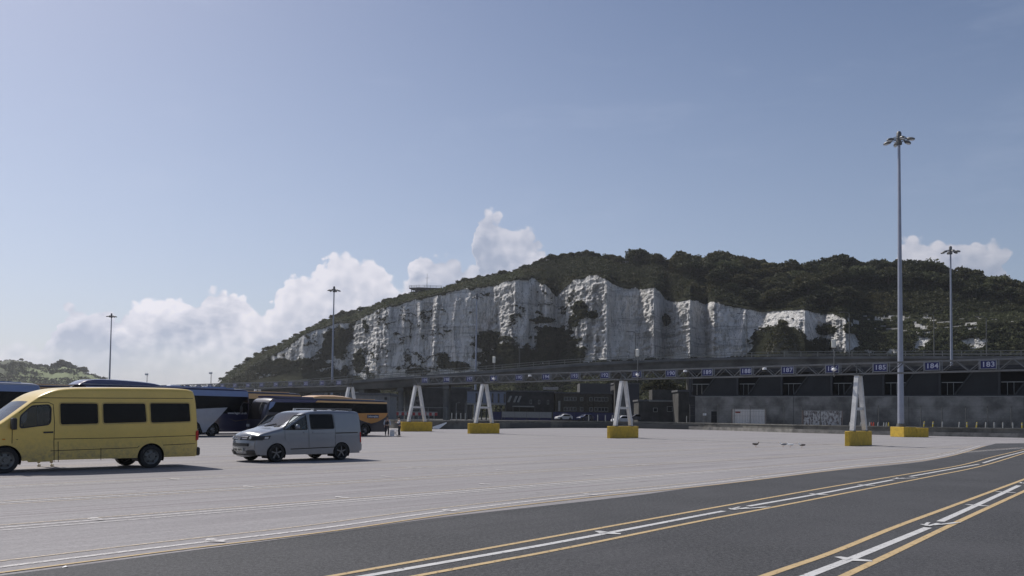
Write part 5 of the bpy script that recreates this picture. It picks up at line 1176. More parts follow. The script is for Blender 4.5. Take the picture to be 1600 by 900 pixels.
yv.lines([SP(yv, YL, [(85, 722), (84.5, 690), (85.5, 660), (84, 632), (76, 628.5), (50, 629.5), (30, 645)]), SP(yv, YL, [(19.5, 668), (19, 693)]), SP(yv, YL, [(60, 621.5), (160, 622), (303, 622.5)]),
          SP(yv, YL, [(91, 690), (91.5, 722)]), SP(yv, YL, [(158, 700), (158, 719)]), SP(yv, YL, [(40, 706.5), (91, 704), (215, 699.5), (218, 697)]), SP(yv, YL, [(255, 695.5), (306, 693)]), SP(yv, YL, [(20, 687), (84, 686), (200, 684), (306, 680.5)])], w=.018)
mbx = MB(); 
for q in (SP(yv, YL, [(20, 681.5), (306, 677), (306, 679), (20, 684)]),): pass
# lights, bumpers, mirror
yv.plate(SP(yv, YL, [(306.8, 674), (310.5, 672), (310.8, 687), (306.5, 688.5)]), M_tail, 'tail_lamp', .02, .02, (1, -1), th=.05)
mb = MB(); mb.box((-1.60, 0, .50), (.16, 1.86, .28)); o = mb.build('rear_bumper', M_blk, yv.root); o.modifiers.new('b', 'BEVEL').width = .04
mb = MB(); mb.box((5.0, 0, .48), (.20, 1.6, .34)); o = mb.build('front_bumper', M_blk, yv.root); o.modifiers.new('b', 'BEVEL').width = .06
for s in (1, -1): mb = MB(); mb.ell((4.86, s * .64, .93), (.16, .17, .13), 12, 7); mb.build('headlight', M_head, yv.root, smooth=60)
yv.plate(SP(yv, YL, [(4, 685.5), (8.5, 685.5), (8.5, 687.5), (4, 687.5)]), M_amb, 'side_repeater', .02, .01, (1,), th=.03)
for s in (1, -1):
    q = yv.side_pos(24, 661, YL - .2); mb = MB(); mb.box((q[0] + .02, s * 1.10, q[1] - .02), (.13, .22, .34)); o = mb.build('wing_mirror', M_blk, yv.root); o.modifiers.new('b', 'BEVEL').width = .035
    mb = MB(); mb.bar((q[0] - .1, s * .93, q[1] - .16), (q[0], s * 1.05, q[1] - .12), .06); mb.build('mirror_arm', M_blk, yv.root)
for x in (0, 4.19):
    for s in (1, -1): wheel(yv.root, x, s * .86, .37, .22, s, 'steel')
yv.floor(.50, 3.70, .40, 1.80); yv.floor(-1.5, 5.0, .50, .95)
mb = MB(); mb.box((2.55, 0, 1.4), (.05, 1.7, 1.9)); mb.build('bulkhead', M_seat, yv.root)
for y in (.45, -.45):
    mb = MB(); mb.box((3.0, y, .95), (.5, .5, .18)); mb.box((2.78, y, 1.35), (.14, .48, .7)); mb.box((2.76, y, 1.80), (.10, .26, .22)); mb.build('seat', M_seat, yv.root)
mb = MB(); mb.box((3.95, 0, 1.20), (.5, 1.6, .25)); mb.build('dashboard', M_blk, yv.root); mb = MB(); mb.lathe([(.18, 0), (.2, .01), (.2, .02), (.18, .03)], (3.62, .45, 1.28), axis='X', n=16); mb.build('steering_wheel', M_blk, yv.root)
# ---- the silver van
SLt = 27.64; sal, slat = 20.42, 28.58
scol = mat('silver_paint', (0.21, 0.228, 0.26), .25, .35, var=.04, scale=1.5, coat=.5, dirt=((0.20, 0.19, 0.175), .45, .25, .9))
def Ws(x, z):
    w = .945 - .10 * max(0, z - 1.05) ** 1.25 - .03 * max(0, .6 - z)
    f = max(0, (x - 2.75) / .95); return w - .17 * f ** 2.4 - .05 * max(0, (-x - .6) / .45) ** 2
so_ = [(3.62, .26), (3.70, .42), (3.72, .60), (3.69, .82), (3.62, .98), (3.48, 1.07), (3.1, 1.18), (2.70, 1.27), (2.45, 1.42), (2.1, 1.64), (1.78, 1.83), (1.60, 1.90), (1.3, 1.945), (.6, 1.97), (-.4, 1.965), (-.78, 1.945), (-.90, 1.86), (-.96, 1.5), (-1.0, 1.0), (-1.03, .62), (-1.0, .34)]
sv = Veh('van', lane(sal, slat), 'silver grey van with dark rear side window and a driver at the wheel', 'van', so_, Ws, .11, sbow(3.62, .13, .025), nr=230, z0=.27)
fw_ = SP(sv, SLt, [(443, 669.5), (459.5, 648.5), (479, 646.3), (480.3, 669.5)]); rw = SP(sv, SLt, [(484.8, 646), (519.8, 646), (522, 668), (486.5, 669)])
hs = [rpoly(q, .05) for q in (fw_, rw)]
sv.body(scol, hs, [0, 2.89], .335, lambda p: 1.31 < p.y < 1.86 and p.x > 1.6, M_glw)
sv.window(fw_, M_glass, r=.05); sv.window(rw, M_tint, r=.05)
sv.plate(SP(sv, SLt, [(522.5, 645.5), (552.5, 644.6), (553, 666), (525, 667.5)]), scol, 'side_panel', .006, .04, (1, -1))
d = sv.plate(SP(sv, SLt, [(446, 674), (480.5, 672), (482, 697.5), (456, 699.5), (451, 690), (446, 685)]), scol, 'front_door', .003, .02, (1,))
sv.plate(SP(sv, SLt, [(474.5, 673.5), (481, 673), (481, 675.3), (474.5, 675.6)]), scol, 'door_handle', .03, .01, (1,), parent=d, th=.03)
d = sv.plate(SP(sv, SLt, [(484.5, 671), (523, 670), (524, 695.5), (483.5, 697.5)]), scol, 'sliding_door', .003, .02, (1,))
sv.plate(SP(sv, SLt, [(488.5, 673), (495, 672.7), (495, 675), (488.5, 675.2)]), scol, 'door_handle', .03, .01, (1,), parent=d, th=.03)
sv.lines([SP(sv, SLt, [(482.8, 699), (482.5, 672), (481.8, 646)]), SP(sv, SLt, [(445, 672), (445.4, 687)]), SP(sv, SLt, [(524.3, 697), (524, 670), (521.6, 645.5)])], w=.014)
sv.lines([SP(sv, SLt, [(524.5, 675.6), (559, 674.6)])], 'door_rail', .04); sv.lines([SP(sv, SLt, [(454, 701.2), (524, 698)])], 'rubbing_strip', .035)
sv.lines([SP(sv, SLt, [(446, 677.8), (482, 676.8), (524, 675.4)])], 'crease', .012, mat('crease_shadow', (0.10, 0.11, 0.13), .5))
# roof rails
for s in (1, -1):
    mb = MB(); mb.bar((1.15, s * .70, 2.035), (-.62, s * .70, 2.045), .035, .04)
    for x in (1.1, .25, -.55): mb.box((x, s * .70, 1.99), (.12, .05, .08))
    mb.build('roof_rail', M_chr if s < 0 else M_rim, sv.root)
sv.root.scale = (1, 1, .975)
# front: grille, badge, lamps, intakes, plate
def fx(z): 
    c = [p for p in sv.out if p.x > 3.0 and abs(p.y - z) < .03]; return max(p.x for p in c) if c else 3.6
def fpanel(z0, z1, y0, y1, m, name, off=.012, taper=0.0, th=.05, n=10):
    """a piece that follows the curved nose"""
    mb = MB(); vs = []; fs = []
    for i in range(n + 1):
        y = y0 + (y1 - y0) * i / n
        for z in (z0, z1):
            w = sv.W(3.5, z); x = fx(z) + .155 * (1 - (y / w) ** 2) - max(0, abs(y) / w - .78) ** 1.5 * 1.3 + off; vs += [(x, y, z), (x - th, y, z)]
    for i in range(n):
        a = i * 4; b_ = a + 4; fs += [(a, b_, b_ + 2, a + 2), (a + 1, a + 3, b_ + 3, b_ + 1), (a, a + 1, b_ + 1, b_), (a + 2, b_ + 2, b_ + 3, a + 3)]
    fs += [(0, 2, 3, 1), (n * 4, n * 4 + 1, n * 4 + 3, n * 4 + 2)]
    mb.add(vs, fs); return mb.build(name, m, sv.root, smooth=40)
fpanel(.84, .985, -.46, .46, M_blk, 'grille', .030)
for z in (.875, .915, .955): fpanel(z, z + .012, -.45, .45, M_chr, 'grille_bar', .042)
fpanel(.60, .71, -.50, .50, M_blk, 'upper_intake', .032)
fpanel(.40, .53, -.27, .27, M_plate, 'number_plate', .062)
for s in (1, -1):
    fpanel(.31, .44, s * .42 if s > 0 else -.76, .76 if s > 0 else -.42, M_blk, 'lower_intake', .035)
    hl = fpanel(.83, .985, .49 if s > 0 else -.90, .90 if s > 0 else -.49, M_blk, 'headlight', .034)
    for yy in (.57, .70): mb = MB(); mb.ell((fx(.9) + .155 * (1 - (yy / .84) ** 2) - (.0 if yy < .6 else .07), s * yy, .905), (.055, .06, .055), 10, 6); mb.build('lamp', M_head, hl, smooth=60)
    mb = MB(); side_plate(mb, rpoly([(3.56, .84), (3.52, .98), (3.14, 1.00), (3.20, .87)], .03), sv.W, .008, .01, .2, (s,)); hl2 = mb.build('headlight', M_blk, sv.root)
    mb = MB(); side_plate(mb, rpoly([(3.38, .88), (3.37, .95), (3.22, .96), (3.24, .89)], .02), sv.W, .014, .01, .2, (s,)); mb.build('lamp', M_head, hl2)
t_ = text_mesh('LD61 WPT', .095, M_ptx, .002, .002); o = inst(t_, 'plate_lettering', sv.root, (fx(.46) + .155 + .068, 0, .462), (math.pi / 2, 0, math.pi / 2))
mb = MB(); cx_ = fx(.91) + .155 + .045; mb.lathe([(.085, 0), (.085, .02), (.072, .02), (.072, 0)], (0, 0, 0), axis='X', n=24)
for a, c in (((-.035, .062), (0, .005)), ((.035, .062), (0, .005)), ((-.066, .025), (-.032, -.06)), ((-.032, -.06), (0, -.002)), ((0, -.002), (.032, -.06)), ((.032, -.06), (.066, .025))): mb.bar((.01, a[0], a[1]), (.01, c[0], c[1]), .012, .012)
mb.build('badge', M_chr, sv.root, loc=(cx_, 0, .915))
fpanel(.26, .30, -.78, .78, M_blk, 'front_lip', .03)
for s in (1, -1):
    q = sv.side_pos(465.5, 665.5, SLt - .15); mb = MB(); mb.ell((q[0], s * 1.06, q[1]), (.09, .13, .10), 12, 8); mb.build('wing_mirror', scol, sv.root, smooth=60)
    mb = MB(); mb.bar((q[0] - .02, s * .9, q[1] - .08), (q[0], s * 1.0, q[1] - .05), .06); mb.build('mirror_arm', M_blk, sv.root)
sv.plate([(-.965, .70), (-.90, .70), (-.875, 1.12), (-.93, 1.12)], M_tail, 'tail_lamp', .012, .02, (1, -1), th=.03)
mb = MB(); mb.box((-1.0, 0, .50), (.18, 1.70, .30)); o = mb.build('rear_bumper', scol, sv.root); o.modifiers.new('b', 'BEVEL').width = .05
for x in (0, 2.89):
    for s in (1, -1): wheel(sv.root, x, s * .84, .345, .22, s)
sv.floor(.42, 2.46, .34, 1.74); sv.floor(-.95, 3.5, .45, .98)
mb = MB(); mb.box((.62, 0, 1.15), (.05, 1.5, 1.3)); mb.build('bulkhead', M_seat, sv.root)
for y in (.42, -.42): mb = MB(); mb.box((1.30, y, .80), (.5, .5, .18)); mb.box((1.05, y, 1.15), (.14, .48, .62)); mb.box((1.02, y, 1.52), (.10, .26, .18)); mb.build('seat', M_seat, sv.root)
mb = MB(); mb.box((2.30, 0, 1.12), (.6, 1.5, .2)); mb.build('dashboard', M_blk, sv.root); mb = MB(); mb.lathe([(.17, 0), (.19, .01), (.19, .02), (.17, .03)], (1.92, .42, 1.15), axis='X', n=16); mb.build('steering_wheel', M_blk, sv.root)
for s in (.35, -.3): mb = MB(); mb.bar((2.66, s, 1.335), (2.50, s + .55, 1.44), .02); mb.build('wiper', M_blk, sv.root)
# ---- coaches
M_cw = mat('coach_glass', (0.005, 0.006, 0.008), .14, var=0, spec=.12); M_navy = mat('navy_paint', (0.010, 0.012, 0.050), .3, var=.05, coat=.6); M_navy2 = mat('dark_navy_paint', (0.012, 0.013, 0.030), .35, var=.05, coat=.5)
M_lbl = mat('light_blue_roof', (0.13, 0.20, 0.40), .3, var=.05, coat=.6); M_cwh = mat('coach_silver_white', (0.33, 0.35, 0.40), .35, var=.05, coat=.5); M_org = mat('orange_beige_paint', (0.62, 0.37, 0.15), .35, var=.06, coat=.5); M_or2 = mat('orange_swoosh', (0.50, 0.22, 0.045), .35, var=.05, coat=.5)
M_pur = mat('purple_blue_paint', (0.020, 0.018, 0.095), .25, var=.03, coat=.8); M_txt = mat('coach_lettering', (0.55, 0.57, 0.62), .5, var=0)
def Wc(x, z): return 1.26 - .035 * max(0, z - 2.2) - .03 * max(0, .8 - z)
def coach(al_rear, lat_side, Ln, H, label, base, roofc, wheels=(None,), rear_axle=2.7, band=(1.72, 3.02), hump=False):
    """body origin at the rear axle, front towards +x"""
    fr = Ln - rear_axle; loc = lane(al_rear - rear_axle, lat_side + 1.26)
    o = [(fr - .02, .35), (fr + .04, .8), (fr + .02, 1.5), (fr - .10, H * .66), (fr - .42, H - .25), (fr - .8, H - .04), (fr - 1.6, H), (0, H), (-rear_axle + .5, H - .01), (-rear_axle + .16, H - .10), (-rear_axle + .04, H - .4), (-rear_axle, 1.4), (-rear_axle + .02, .4)]
    v = Veh('coach', loc, label, 'coach', o, Wc, .16, lambda x, z: .05, 'touring coaches parked in the yard', nr=120, cr=8, z0=.34)
    wh = [0, 1.28, fr - 2.75]
    v.body(base, [], wh, .5, lambda p: p.x > fr - .55 and 1.25 < p.y < H - .42, mat('coach_windscreen', (0.006, 0.006, 0.008), .35, var=0, spec=.08))
    v.plate(rpoly([(-rear_axle + .18, band[0]), (fr - .30, band[0]), (fr - .45, band[1]), (-rear_axle + .22, band[1])], .12), M_cw, 'side_glass', .008)
    nn = 7; 
    for k in range(1, nn): x = -rear_axle + (Ln) * k / nn; v.lines([[(x, band[0]), (x, band[1])]], 'glass_joint', .03)
    v.plate([(-rear_axle + .16, band[1]), (fr - .50, band[1]), (fr - .75, H - .16), (-rear_axle + .20, H - .16)], roofc, 'cantrail', .006)
    for x in wh:
        for s in (1, -1): wheel(v.root, x, s * 1.10, .5, .30, s, 'coach')
    v.floor(1.9, fr - 3.4, .45, 2.3); v.floor(-rear_axle + .1, fr - .1, .6, 1.3)
    mb = MB(); mb.box(((fr - rear_axle) / 2, 0, H + .035), (Ln - 2.4, 1.9, .07)); ro = mb.build('roof_skin', roofc, v.root); ro.modifiers.new('b', 'BEVEL').width = .03
    for s in (1, -1):
        mb = MB(); mb.tube([(fr - .25, s * 1.15, H - .5), (fr + .25, s * 1.32, H - .4), (fr + .42, s * 1.36, H - .65)], [.05, .05, .04], 6); mb.build('mirror_arm', M_blk, v.root); mb = MB(); mb.ell((fr + .42, s * 1.36, H - .95), (.10, .13, .30), 10, 7); mb.build('mirror_head', M_blk, v.root, smooth=60)
        mb = MB(); mb.box((fr + .02, s * .95, .85), (.16, .35, .2)); mb.build('headlight', M_head, v.root); mb = MB(); mb.box((-rear_axle - .01, s * 1.0, 1.1), (.06, .18, .5)); mb.build('tail_lamp', M_tail, v.root)
    for k in range(5): x = -rear_axle + 3.9 + k * (Ln - 7.4) / 5; v.lines([[(x, .45), (x, 1.5)]], 'locker_gap', .02)
    return v, fr, wh
lc, fr, wh = coach(35.6, 60.0, 13.0, 3.60, 'navy and silver white coach with light blue roof, between the minibus and silver van', M_navy, M_lbl, rear_axle=3.1)
lc.plate(SP(lc, 60.0, [(355.6, 636.7), (345, 649), (336, 659), (326, 668), (321.8, 675.3)]) + SP(lc, 60.0, [(317, 676), (311.5, 662), (303, 655.5)]) + [(3.6, 1.0), (3.6, .5), (6.5, .5), (6.5, 1.72)], M_cwh, 'silver_panel', .010)
o = inst(text_mesh('www.leger.co.uk', .17, M_txt, .003, .004), 'web_address', lc.root, (*[lc.side_pos(370.5, 645.5, 60)[0]], 1.30, lc.side_pos(370.5, 645.5, 60)[1]), (math.pi / 2, 0, math.pi))
lc.plate(SP(lc, 60.0, [(356, 653.5), (368, 657.5), (386, 655), (386, 655.8), (368, 658.5)]), mat('dull_gold', (0.10, 0.08, 0.05), .5), 'gold_stripe', .010)
# roof pod of the navy coach
pa = lc.side_pos(257, 604, 60.4)[0]; pb = lc.side_pos(122, 603, 60.4)[0]; mb = MB(); prof = [(pa, 3.56), (pa + .25, 3.72), (pa + 1.2, 3.88), (pa + (pb - pa) * .55, 3.98), (pb - 1.2, 3.98), (pb - .45, 3.88), (pb, 3.58)]; prof = chaikin(prof, 2)
secs = []
for p in prof: secs.append([(p.x, y, z) for y, z in ((1.02, 3.54), (.98, (p.y - .05)), (.80, p.y), (-.80, p.y), (-.98, p.y - .05), (-1.02, 3.54))])
loft(mb, [[Vector(q) for q in s_] for s_ in secs]); mb.build('roof_pod', M_pur, lc.root, smooth=35)
mb = MB(); side_line(mb, [(pa + .3, 3.60), (pb - .2, 3.60)], lambda x, z: 1.03, .05, .01, (1, -1)); mb.build('pod_stripe', M_cwh, lc.root)
mb = MB(); mb.box((pa - 1.0, .2, 3.70), (.8, .7, .14)); o = mb.build('roof_hatch', M_wht, lc.root); o.modifiers.new('b', 'BEVEL').width = .05
mb = MB(); mb.box((pa - 4.2, .2, 3.69), (1.5, .8, .10)); mb.build('roof_hatch', M_lbl, lc.root)
# orange coach (front of the group)
ec, fr, wh = coach(46.7, 56.75, 11.8, 2.98, 'dark coach with orange roof and orange swoosh near its rear wheels', M_navy2, M_org, rear_axle=2.45, band=(1.86, 2.68))
ec.plate(SP(ec, 56.75, [(553.5, 645.8), (606.3, 645.3), (602.5, 651.5), (596, 656), (589, 659.5), (580, 661.6), (571, 659.3), (563, 656.3), (556, 653)]), M_or2, 'orange_swoosh', .012, 0, (1,))
lp = ec.plate(SP(ec, 56.75, [(573.4, 648), (591.8, 648), (591.8, 653.4), (573.4, 653.4)]), M_navy, 'label_panel', .02, .05, (1,))
q = ec.side_pos(582.5, 650.7, 56.75); inst(text_mesh('Leisureplex', .17, M_txt, .003, .006), 'coach_lettering', ec.root, (q[0], 1.30, q[1]), (math.pi / 2, 0, math.pi))
ec.lines([SP(ec, 56.75, [(571.5, 643.8), (574.8, 635), (576.5, 632.3), (579, 632.2), (581, 635), (584, 643.8)]), SP(ec, 56.75, [(584.5, 636), (587, 643.8)])], 'letter_outline', .05, mat('faint_white', (0.22, 0.24, 0.22), .5), (1,))
ec.plate([(fr - .50, 2.60), (fr - 4.4, 2.66), (fr - 4.7, 2.86), (fr - .75, 2.86)], M_pur, 'blue_nose_panel', .014, 0, (1,))
ec.plate([(fr - .42, 2.62), (fr - .9, 2.66), (fr - .7, 2.30), (fr - .3, 2.0)], M_lbl, 'light_blue_flash', .02, .1, (1,))
mb = MB(); mb.box((fr - 2.6, 0, 3.03), (3.6, 2.1, .12)); mb.build('blue_roof_front', M_pur, ec.root)
pa = ec.side_pos(556, 622, 57)[0]; pb = ec.side_pos(488, 622, 57)[0]; mb = MB(); secs = []
for x, h in ((pa, .02), (pa + .35, .14), (pa + 1.2, .26), ((pa + pb) / 2, .30), (pb - .9, .28), (pb - .25, .18), (pb, .02)): secs.append([Vector((x, y, z)) for y, z in ((1.0, 2.97), (.95, 2.98 + h * .7), (.75, 2.98 + h), (-.75, 2.98 + h), (-.95, 2.98 + h * .7), (-1.0, 2.97))])
loft(mb, secs); mb.build('roof_pod', M_org, ec.root, smooth=40)
# coaches further back
dc, fr, wh = coach(45.0, 66.9, 12.2, 3.62, 'dark coach whose pale orange roof shows just behind the navy coach', M_navy2, M_org)
ac, fr, wh = coach(21.8, 63.5, 12.2, 3.62, 'light blue roofed white coach behind the minibus at the left edge', M_cwh, M_lbl)
cc_, fr, wh = coach(28.5, 66.9, 12.2, 3.62, 'orange roofed coach seen just above the bonnet end of the yellow minibus', M_navy2, M_org)
# ---- parked cars behind the wall
def car(px, py_roof, Y, rz, colr, label, roofh=1.45, Ln=4.2, cat='car'):
    p = at(px, py_roof, Y); z = p.z - roofh; cs = Veh('parked_car' if cat == 'car' else 'parked_van', (p.x, p.y, z), label, cat, [(Ln - .8, .25), (Ln - .76, .5), (Ln - .85, .72), (Ln - 1.0, .80), (Ln - 1.8, .92), (Ln - 2.45, roofh - .06), (Ln - 2.9, roofh), (.4, roofh - .02), (-.25, roofh - .2), (-.62, .95), (-.78, .85), (-.80, .4)], lambda x, z: .86 - .22 * max(0, z - .85) - .1 * max(0, (x - Ln + 1.3)) ** 2, .10, lambda x, z: .04, 'cars parked behind the far wall', nr=60, cr=6, z0=.25)
    cs.root.rotation_euler.z = rz; cs.body(colr, [], [0, Ln - 1.65], .31, lambda q: .98 < q.y < roofh - .1 and (q.x > 1 or q.x < .1), M_tint)
    cs.plate(rpoly([(Ln - 2.05, .93), (Ln - 2.55, roofh - .12), (.35, roofh - .13), (-.35, .95)], .1), M_tint, 'side_window', .006)
    for x in (0, Ln - 1.65):
        for s in (1, -1): wheel(cs.root, x, s * .76, .31, .2, s)
    for s in (1, -1): mb = MB(); mb.box((Ln - .86, s * .62, .66), (.12, .3, .14)); mb.build('headlight', M_head, cs.root); mb = MB(); mb.box((-.76, s * .68, .8), (.08, .2, .16)); mb.build('tail_lamp', M_tail, cs.root)
    cs.floor(.3, Ln - 2, .3, 1.4); return cs
M_carw = mat('car_white', (0.60, 0.60, 0.62), .3, var=.03, coat=.5); M_card = mat('car_dark_blue', (0.02, 0.025, 0.07), .3, var=.03, coat=.5); M_carg = mat('car_grey', (0.10, 0.10, 0.11), .3, var=.03, coat=.5)
car(888, 647, 207, math.pi + .5, M_carw, 'white car with blue markings parked before the dark blue hoarding')
car(921, 647.5, 207, math.pi + .6, M_card, 'dark blue car with pale bonnet parked right of the white one')
car(981, 649.5, 170, math.pi + .4, M_carw, 'white car behind the far wall, partly hidden by the middle gantry leg')
car(1003, 647, 176, math.pi + .3, M_carg, 'dark grey car behind the far wall right of the middle gantry leg')
# ------------------------------------------------------------------ people and gulls
M_skin = mat('skin', (0.42, 0.27, 0.20), .6, var=.05); M_hair = mat('dark_hair', (0.02, 0.015, 0.012), .8); M_trou = mat('dark_trousers', (0.018, 0.020, 0.030), .9); M_vest = mat('dark_blue_vest', (0.03, 0.045, 0.13), .85); M_shw = mat('pale_sleeves', (0.50, 0.54, 0.60), .85); M_shoe = mat('shoe', (0.02, 0.02, 0.02), .6); M_teal = mat('blue_shirt', (0.12, 0.28, 0.42), .85); M_shoew = mat('white_trainer', (0.55, 0.55, 0.53), .6); M_pants_l = mat('pale_trousers', (0.30, 0.28, 0.25), .9)
def skin_mesh(nodes, edges, root, name, m, parent, sub=1):
    me = bpy.data.meshes.new(name); me.from_pydata([n[:3] for n in nodes], edges, []); me.materials.append(m)
    o = bpy.data.objects.new(name, me); COL.objects.link(o); md = o.modifiers.new('skin', 'SKIN'); md.use_smooth_shade = True
    for i, n in enumerate(nodes):
        sv_ = me.skin_vertices[0].data[i]; r = n[3]; sv_.radius = r if isinstance(r, tuple) else (r, r); sv_.use_root = (i == root)
    if sub: o.modifiers.new('sub', 'SUBSURF').levels = sub; o.modifiers['sub'].render_levels = sub
    dg = bpy.context.evaluated_depsgraph_get(); me2 = bpy.data.meshes.new_from_object(o.evaluated_get(dg)); bpy.data.objects.remove(o); me2.name = name
    if not me2.materials: me2.materials.append(m)
    r = bpy.data.objects.new(name, me2); COL.objects.link(r); r.parent = parent; return r
def person(loc, rz, label, J, mats, sc=1.0, hair=True):
    """J: joints of the pose in metres, x forward, y left. mats: shirt, sleeves, trousers, shoes"""
    t = empty('person', loc, rz, label, 'person'); t.scale = (sc, sc, sc); g = lambda k: tuple(J[k])
    nodes = [g('pel') + ((.13, .10),), g('waist') + ((.12, .095),), g('chest') + ((.15, .10),), g('neck') + (.055,), g('head0') + (.07,), g('head1') + ((.085, .095),), g('head2') + (.06,)]
    E = [(0, 1), (1, 2), (2, 3), (3, 4), (4, 5), (5, 6)]
    for s in 'LR':
        b0 = len(nodes); nodes += [g('sho' + s) + (.058,), g('elb' + s) + (.042,), g('wri' + s) + (.028,)]; E += [(2, b0), (b0, b0 + 1), (b0 + 1, b0 + 2)]
        w, el_ = Vector(g('wri' + s)), Vector(g('elb' + s)); d = (w - el_).normalized(); pal = w + d * .06; nodes.append(tuple(pal) + ((.036, .018),)); E.append((b0 + 2, b0 + 3)); up = Vector((0, 0, 1)); sd = d.cross(up).normalized() if abs(d.z) < .9 else Vector((1, 0, 0))
        for k, ln in enumerate((.065, .078, .072, .055)):
            base = pal + sd * (k - 1.5) * .019 + d * .03; i0 = len(nodes); nodes += [tuple(base) + (.009,), tuple(base + d * ln * .6 - up * .012) + (.0085,), tuple(base + d * ln * .9 - up * .04) + (.007,)]; E += [(b0 + 3, i0), (i0, i0 + 1), (i0 + 1, i0 + 2)]
        i0 = len(nodes); th = w + d * .03 - sd * .035; nodes += [tuple(th) + (.011,), tuple(th + d * .045 - sd * .015) + (.009,)]; E += [(b0 + 2, i0), (i0, i0 + 1)]
        if 'hip' + s in J:
            b0 = len(nodes); nodes += [g('hip' + s) + (.085,), g('kne' + s) + (.055,), g('ank' + s) + (.04,)]; E += [(0, b0), (b0, b0 + 1), (b0 + 1, b0 + 2)]
    skin_mesh(nodes, E, 0, 'body', M_skin, t)
    sh, slv, tr, shoe = mats
    n2 = [g('pel')[:2] + (g('pel')[2] + .02, (.15, .12)), g('waist') + ((.14, .11),), g('chest') + ((.17, .12),), tuple(Vector(g('chest')).lerp(Vector(g('neck')), .6)) + (.08,)]; e2 = [(0, 1), (1, 2), (2, 3)]
    skin_mesh(n2, e2, 0, 'shirt', sh, t)
    for s in 'LR':
        a, b_, c = (Vector(g(k + s)) for k in ('sho', 'elb', 'wri')); a0 = a.lerp(Vector(g('chest')), .35); skin_mesh([tuple(a0) + (.07,), tuple(a) + (.070,), tuple(b_) + (.054,), tuple(b_.lerp(c, .85)) + (.040,)], [(0, 1), (1, 2), (2, 3)], 0, 'sleeve', slv, t)
        if 'hip' + s in J:
            a, b_, c = (Vector(g(k + s)) for k in ('hip', 'kne', 'ank')); skin_mesh([g('pel') + ((.14, .11),), tuple(a) + (.10,), tuple(b_) + (.07,), tuple(c) + (.058,)], [(0, 1), (1, 2), (2, 3)], 0, 'trouser_leg', tr, t)
            mb = MB(); mb.ell((c.x + .06, c.y, c.z - .055), (.145, .05, .052), 12, 7); mb.build('shoe', shoe, t, smooth=60)
    h = Vector(g('head1')); mb = MB()
    for s in (-1, 1): mb.ell((h.x + .085, h.y + s * .034, h.z + .005), (.012, .014, .010), 8, 5)
    mb.build('eyes', M_shoe, t, smooth=60); mb = MB(); mb.ell((h.x + .10, h.y, h.z - .03), (.022, .014, .024), 8, 6); mb.build('nose', M_skin, t, smooth=60); mb = MB(); mb.ell((h.x + .09, h.y, h.z - .068), (.010, .026, .007), 8, 4); mb.build('mouth', mat('lips', (.30, .12, .10), .5), t, smooth=60)
    for s in (-1, 1): mb = MB(); mb.ell((h.x, h.y + s * .09, h.z - .01), (.022, .010, .032), 8, 6); mb.build('ear', M_skin, t, smooth=60)
    mb = MB(); mb.ell((h.x - .022, h.y, h.z + .045), (.105, .098, .10), 12, 8); mb.build('hair', M_hair, t, smooth=60)
    return t
ST = dict(pel=(0, 0, .95), waist=(.01, 0, 1.10), chest=(.02, 0, 1.34), neck=(.02, 0, 1.50), head0=(.04, 0, 1.57), head1=(.06, 0, 1.66), head2=(.05, 0, 1.73),
          hipL=(0, .10, .90), kneL=(.04, .12, .50), ankL=(-.02, .13, .10), hipR=(0, -.10, .90), kneR=(.05, -.12, .50), ankR=(.03, -.13, .10))
p1 = dict(ST, shoL=(.02, .20, 1.42), elbL=(.0, .27, 1.15), wriL=(.10, .26, .92), shoR=(.02, -.20, 1.42), elbR=(.02, -.28, 1.15), wriR=(.14, -.26, .95))
p2 = dict(ST, shoL=(.02, .20, 1.42), elbL=(.12, .28, 1.18), wriL=(.30, .12, 1.26), shoR=(.02, -.20, 1.42), elbR=(.12, -.28, 1.18), wriR=(.30, -.10, 1.24), head1=(.09, 0, 1.64), head2=(.08, 0, 1.72))
g = gnd(604.5, 681.6); person(g, math.radians(-75), 'person in dark clothes with pale sleeves standing at the rear corner of the orange coach', p1, (M_trou, M_shw, M_trou, M_shoe), .93)
g = gnd(624, 682.2); person(g, math.radians(200), 'person in a blue vest over white sleeves standing left of the leftmost yellow block', p2, (M_vest, mat('white_shirt', (.62, .62, .62), .8), M_trou, M_shoe), .93)
# folding chair and box between them
M_wbox = mat('white_box', (0.62, 0.62, 0.62), .6); g = gnd(612.5, 682); t = empty('storage_box', g, .2, 'small white box on the ground between the two standing people', 'box'); mb = MB(); mb.box((0, 0, .24), (.34, .34, .44)); mb.build('box_body', M_wbox, t); mb = MB(); mb.box((0, 0, .48), (.38, .38, .05)); mb.build('lid', M_wht, t)
g = gnd(618, 682); t = empty('folding_trolley', g, .5, 'thin-legged folding trolley between the box and the person in a blue vest', 'trolley')
mb = MB(); mb.bar((-.22, 0, .04), (.22, 0, .52), .025); mb.bar((.22, 0, .04), (-.22, 0, .52), .025); mb.bar((-.22, .3, .04), (.22, .3, .52), .025); mb.bar((.22, .3, .04), (-.22, .3, .52), .025); mb.build('frame', M_chr, t); mb = MB(); mb.box((0, .15, .54), (.5, .38, .03)); mb.build('seat', M_wht, t)
# person behind the minibus: only the feet show below the sill
g = lane(yal + (-(yv.side_pos(70, 728, YL)[0])) - .0, ylat + 1.25); q = gnd(70, 729.0); person((q.x, q.y, 0), math.radians(100), 'person hidden behind the yellow minibus with only the shoes showing below it', dict(p1, hipL=(0, .13, .90), kneL=(.02, .17, .5), ankL=(-.02, .20, .10), hipR=(0, -.13, .90), kneR=(.02, -.17, .5), ankR=(.03, -.20, .10)), (M_vest, M_vest, M_pants_l, M_shoew), .93)
